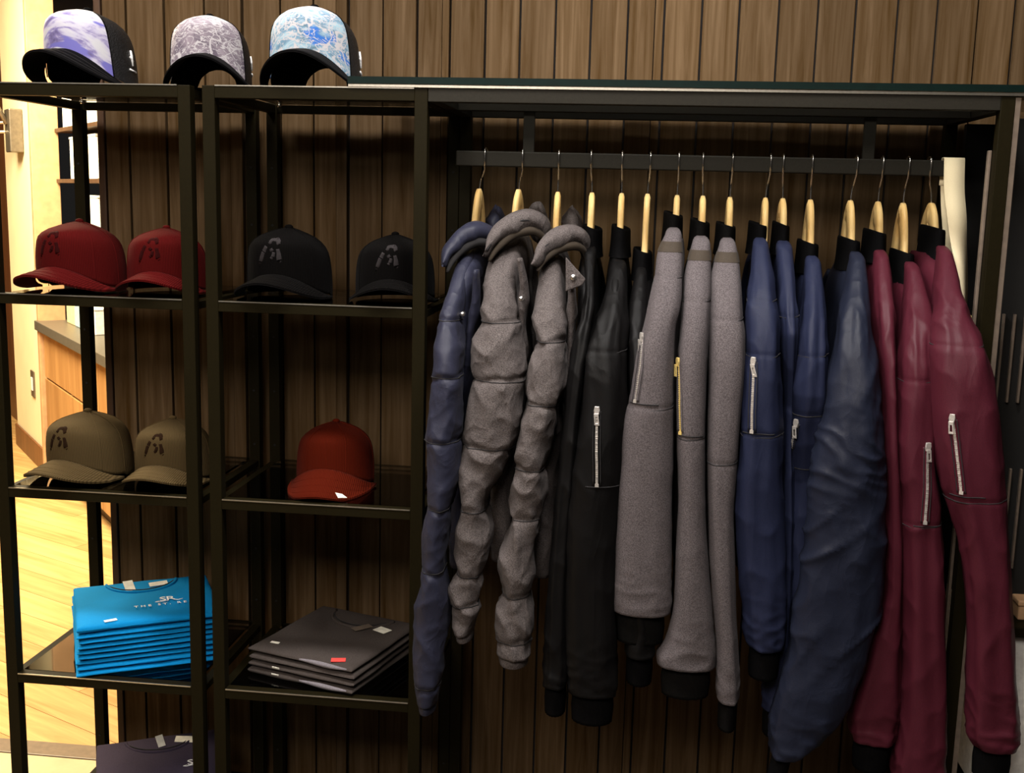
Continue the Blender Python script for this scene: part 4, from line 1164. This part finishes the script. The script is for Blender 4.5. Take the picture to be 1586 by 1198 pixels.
def small_tag(o, name, mat, x, y, z, w, l, rz=0, tilt=0):
    me_o = MB().box(-w/2, w/2, -l/2, l/2, 0, .0012).build(name, mat, o)
    me_o.location = (x, y, z); me_o.rotation_euler = (tilt, 0, rz); return me_o


def ordinal(k, n):
    if k == n-1: return 'topmost'
    if k == 0: return 'lowest'
    return ['', 'second', 'third', 'fourth', 'fifth', 'sixth', 'seventh', 'eighth'][n-1-k]+' from the top'


def monogram(o, z, x, y, s, words=True):
    me = text_mesh('SR', .036*s, .0003, .86); mo = lay(o, me, 'white_thread', 'monogram', x, y, z)
    fl_ = MB()
    fl_.tube([(x-.018*s, y+.001, z), (x-.027*s, y-.003*s, z), (x-.020*s, y-.005*s, z), (x, y-.002*s, z)], .0009*s, 6)
    fl_.tube([(x+.014*s, y+.001, z), (x+.022*s, y-.003*s, z), (x+.032*s, y+.001*s, z)], .0009*s, 6)
    fl_.build('flourish', 'white_thread', o, True)
    if words:
        me = text_mesh('THE ST. REGIS', .0155*s, .0003, 1.55); lay(o, me, 'white_thread', 'lettering', x, y-.026*s, z)


zz_ = SH[2]+.0006
nB = 9; hB = .0118
for k in range(nB):
    h = hB if k < nB-1 else .018
    r_ = 30+rg.uniform(-1.5, 1.5)
    o = folded('folded_shirt', 'bright blue folded shirt, '+ordinal(k, nB)+' of the blue stack', (-.232+rg.uniform(-.003, .003), .185+rg.uniform(-.003, .003), zz_), R(r_), .30, .27, h, 'blue_tee', 'blue folded shirts', k*1.7, k == nB-1)
    if k == nB-1:
        monogram(o, h+.0042, .044, -.040, 1.0)
        small_tag(o, 'neck_tag', 'tag', -.03, .075, h+.006, .022, .034, .2, .5)
        small_tag(o, 'size_label', 'tag', .035, .082, h+.003, .042, .014, .15, .35)
        small_tag(o, 'price_dot', 'whitebox', -.082, -.118, h+.0005, .026, .010, .2)
    zz_ += h+.0003
zz_ = SH[2]+.0006
for k in range(4):
    h = [.0165, .0155, .0135, .0145][k]
    o = folded('folded_shirt', 'charcoal folded shirt, '+ordinal(k, 4)+' of the charcoal stack', (.212+rg.uniform(-.004, .004), .185+rg.uniform(-.004, .004), zz_), R(-17+rg.uniform(-2, 2)), .262, .285, h, 'black_tee', 'charcoal folded shirts', 20+k*2.3, k == 3)
    if k == 3:
        small_tag(o, 'neck_tag', 'strip', .035, .052, h+.003, .020, .045, -.5)
        small_tag(o, 'size_label', 'tag', .082, .062, h+.002, .034, .026, -.25)
        small_tag(o, 'red_mark', 'redmark', .085, -.122, h+.0012, .030, .018, .5)
        small_tag(o, 'price_dot', 'tag', -.088, -.105, h+.0008, .020, .008, .1)
    if k in (0, 1): small_tag(o, 'price_dot', 'tag', -.06, -.1435, h*.6, .018, .006, 0, -1.2)
    if k in (0, 3):
        lp = [Vector((x, -.141+.001*math.sin(x*60), h*.55)) for x in np.linspace(.0, .118, 16)]
        MB().tube(lp, [.002+.0035*math.sin(math.pi*f/15) for f in range(16)], 8).build('grey_edge', 'grey_edge', o, True)
    zz_ += h+.0003
zz_ = SH[3]+.0006
for k in range(7):
    h = .0165
    o = folded('folded_shirt', 'dark navy folded shirt, '+ordinal(k, 7)+' of the navy stack at the bottom', (-.205+rg.uniform(-.003, .003), .195+rg.uniform(-.003, .003), zz_), R(28+rg.uniform(-2, 2)), .29, .27, h, 'navy_tee', 'navy folded shirts', 40+k*1.3, k == 6)
    if k == 6:
        small_tag(o, 'neck_tag', 'tag', .0, .078, h+.008, .018, .034, .4, .9)
        small_tag(o, 'size_label', 'tag', .055, .085, h+.004, .044, .018, -.35, .4)
        monogram(o, h+.004, .068, -.045, .95, False)
    zz_ += h+.0003
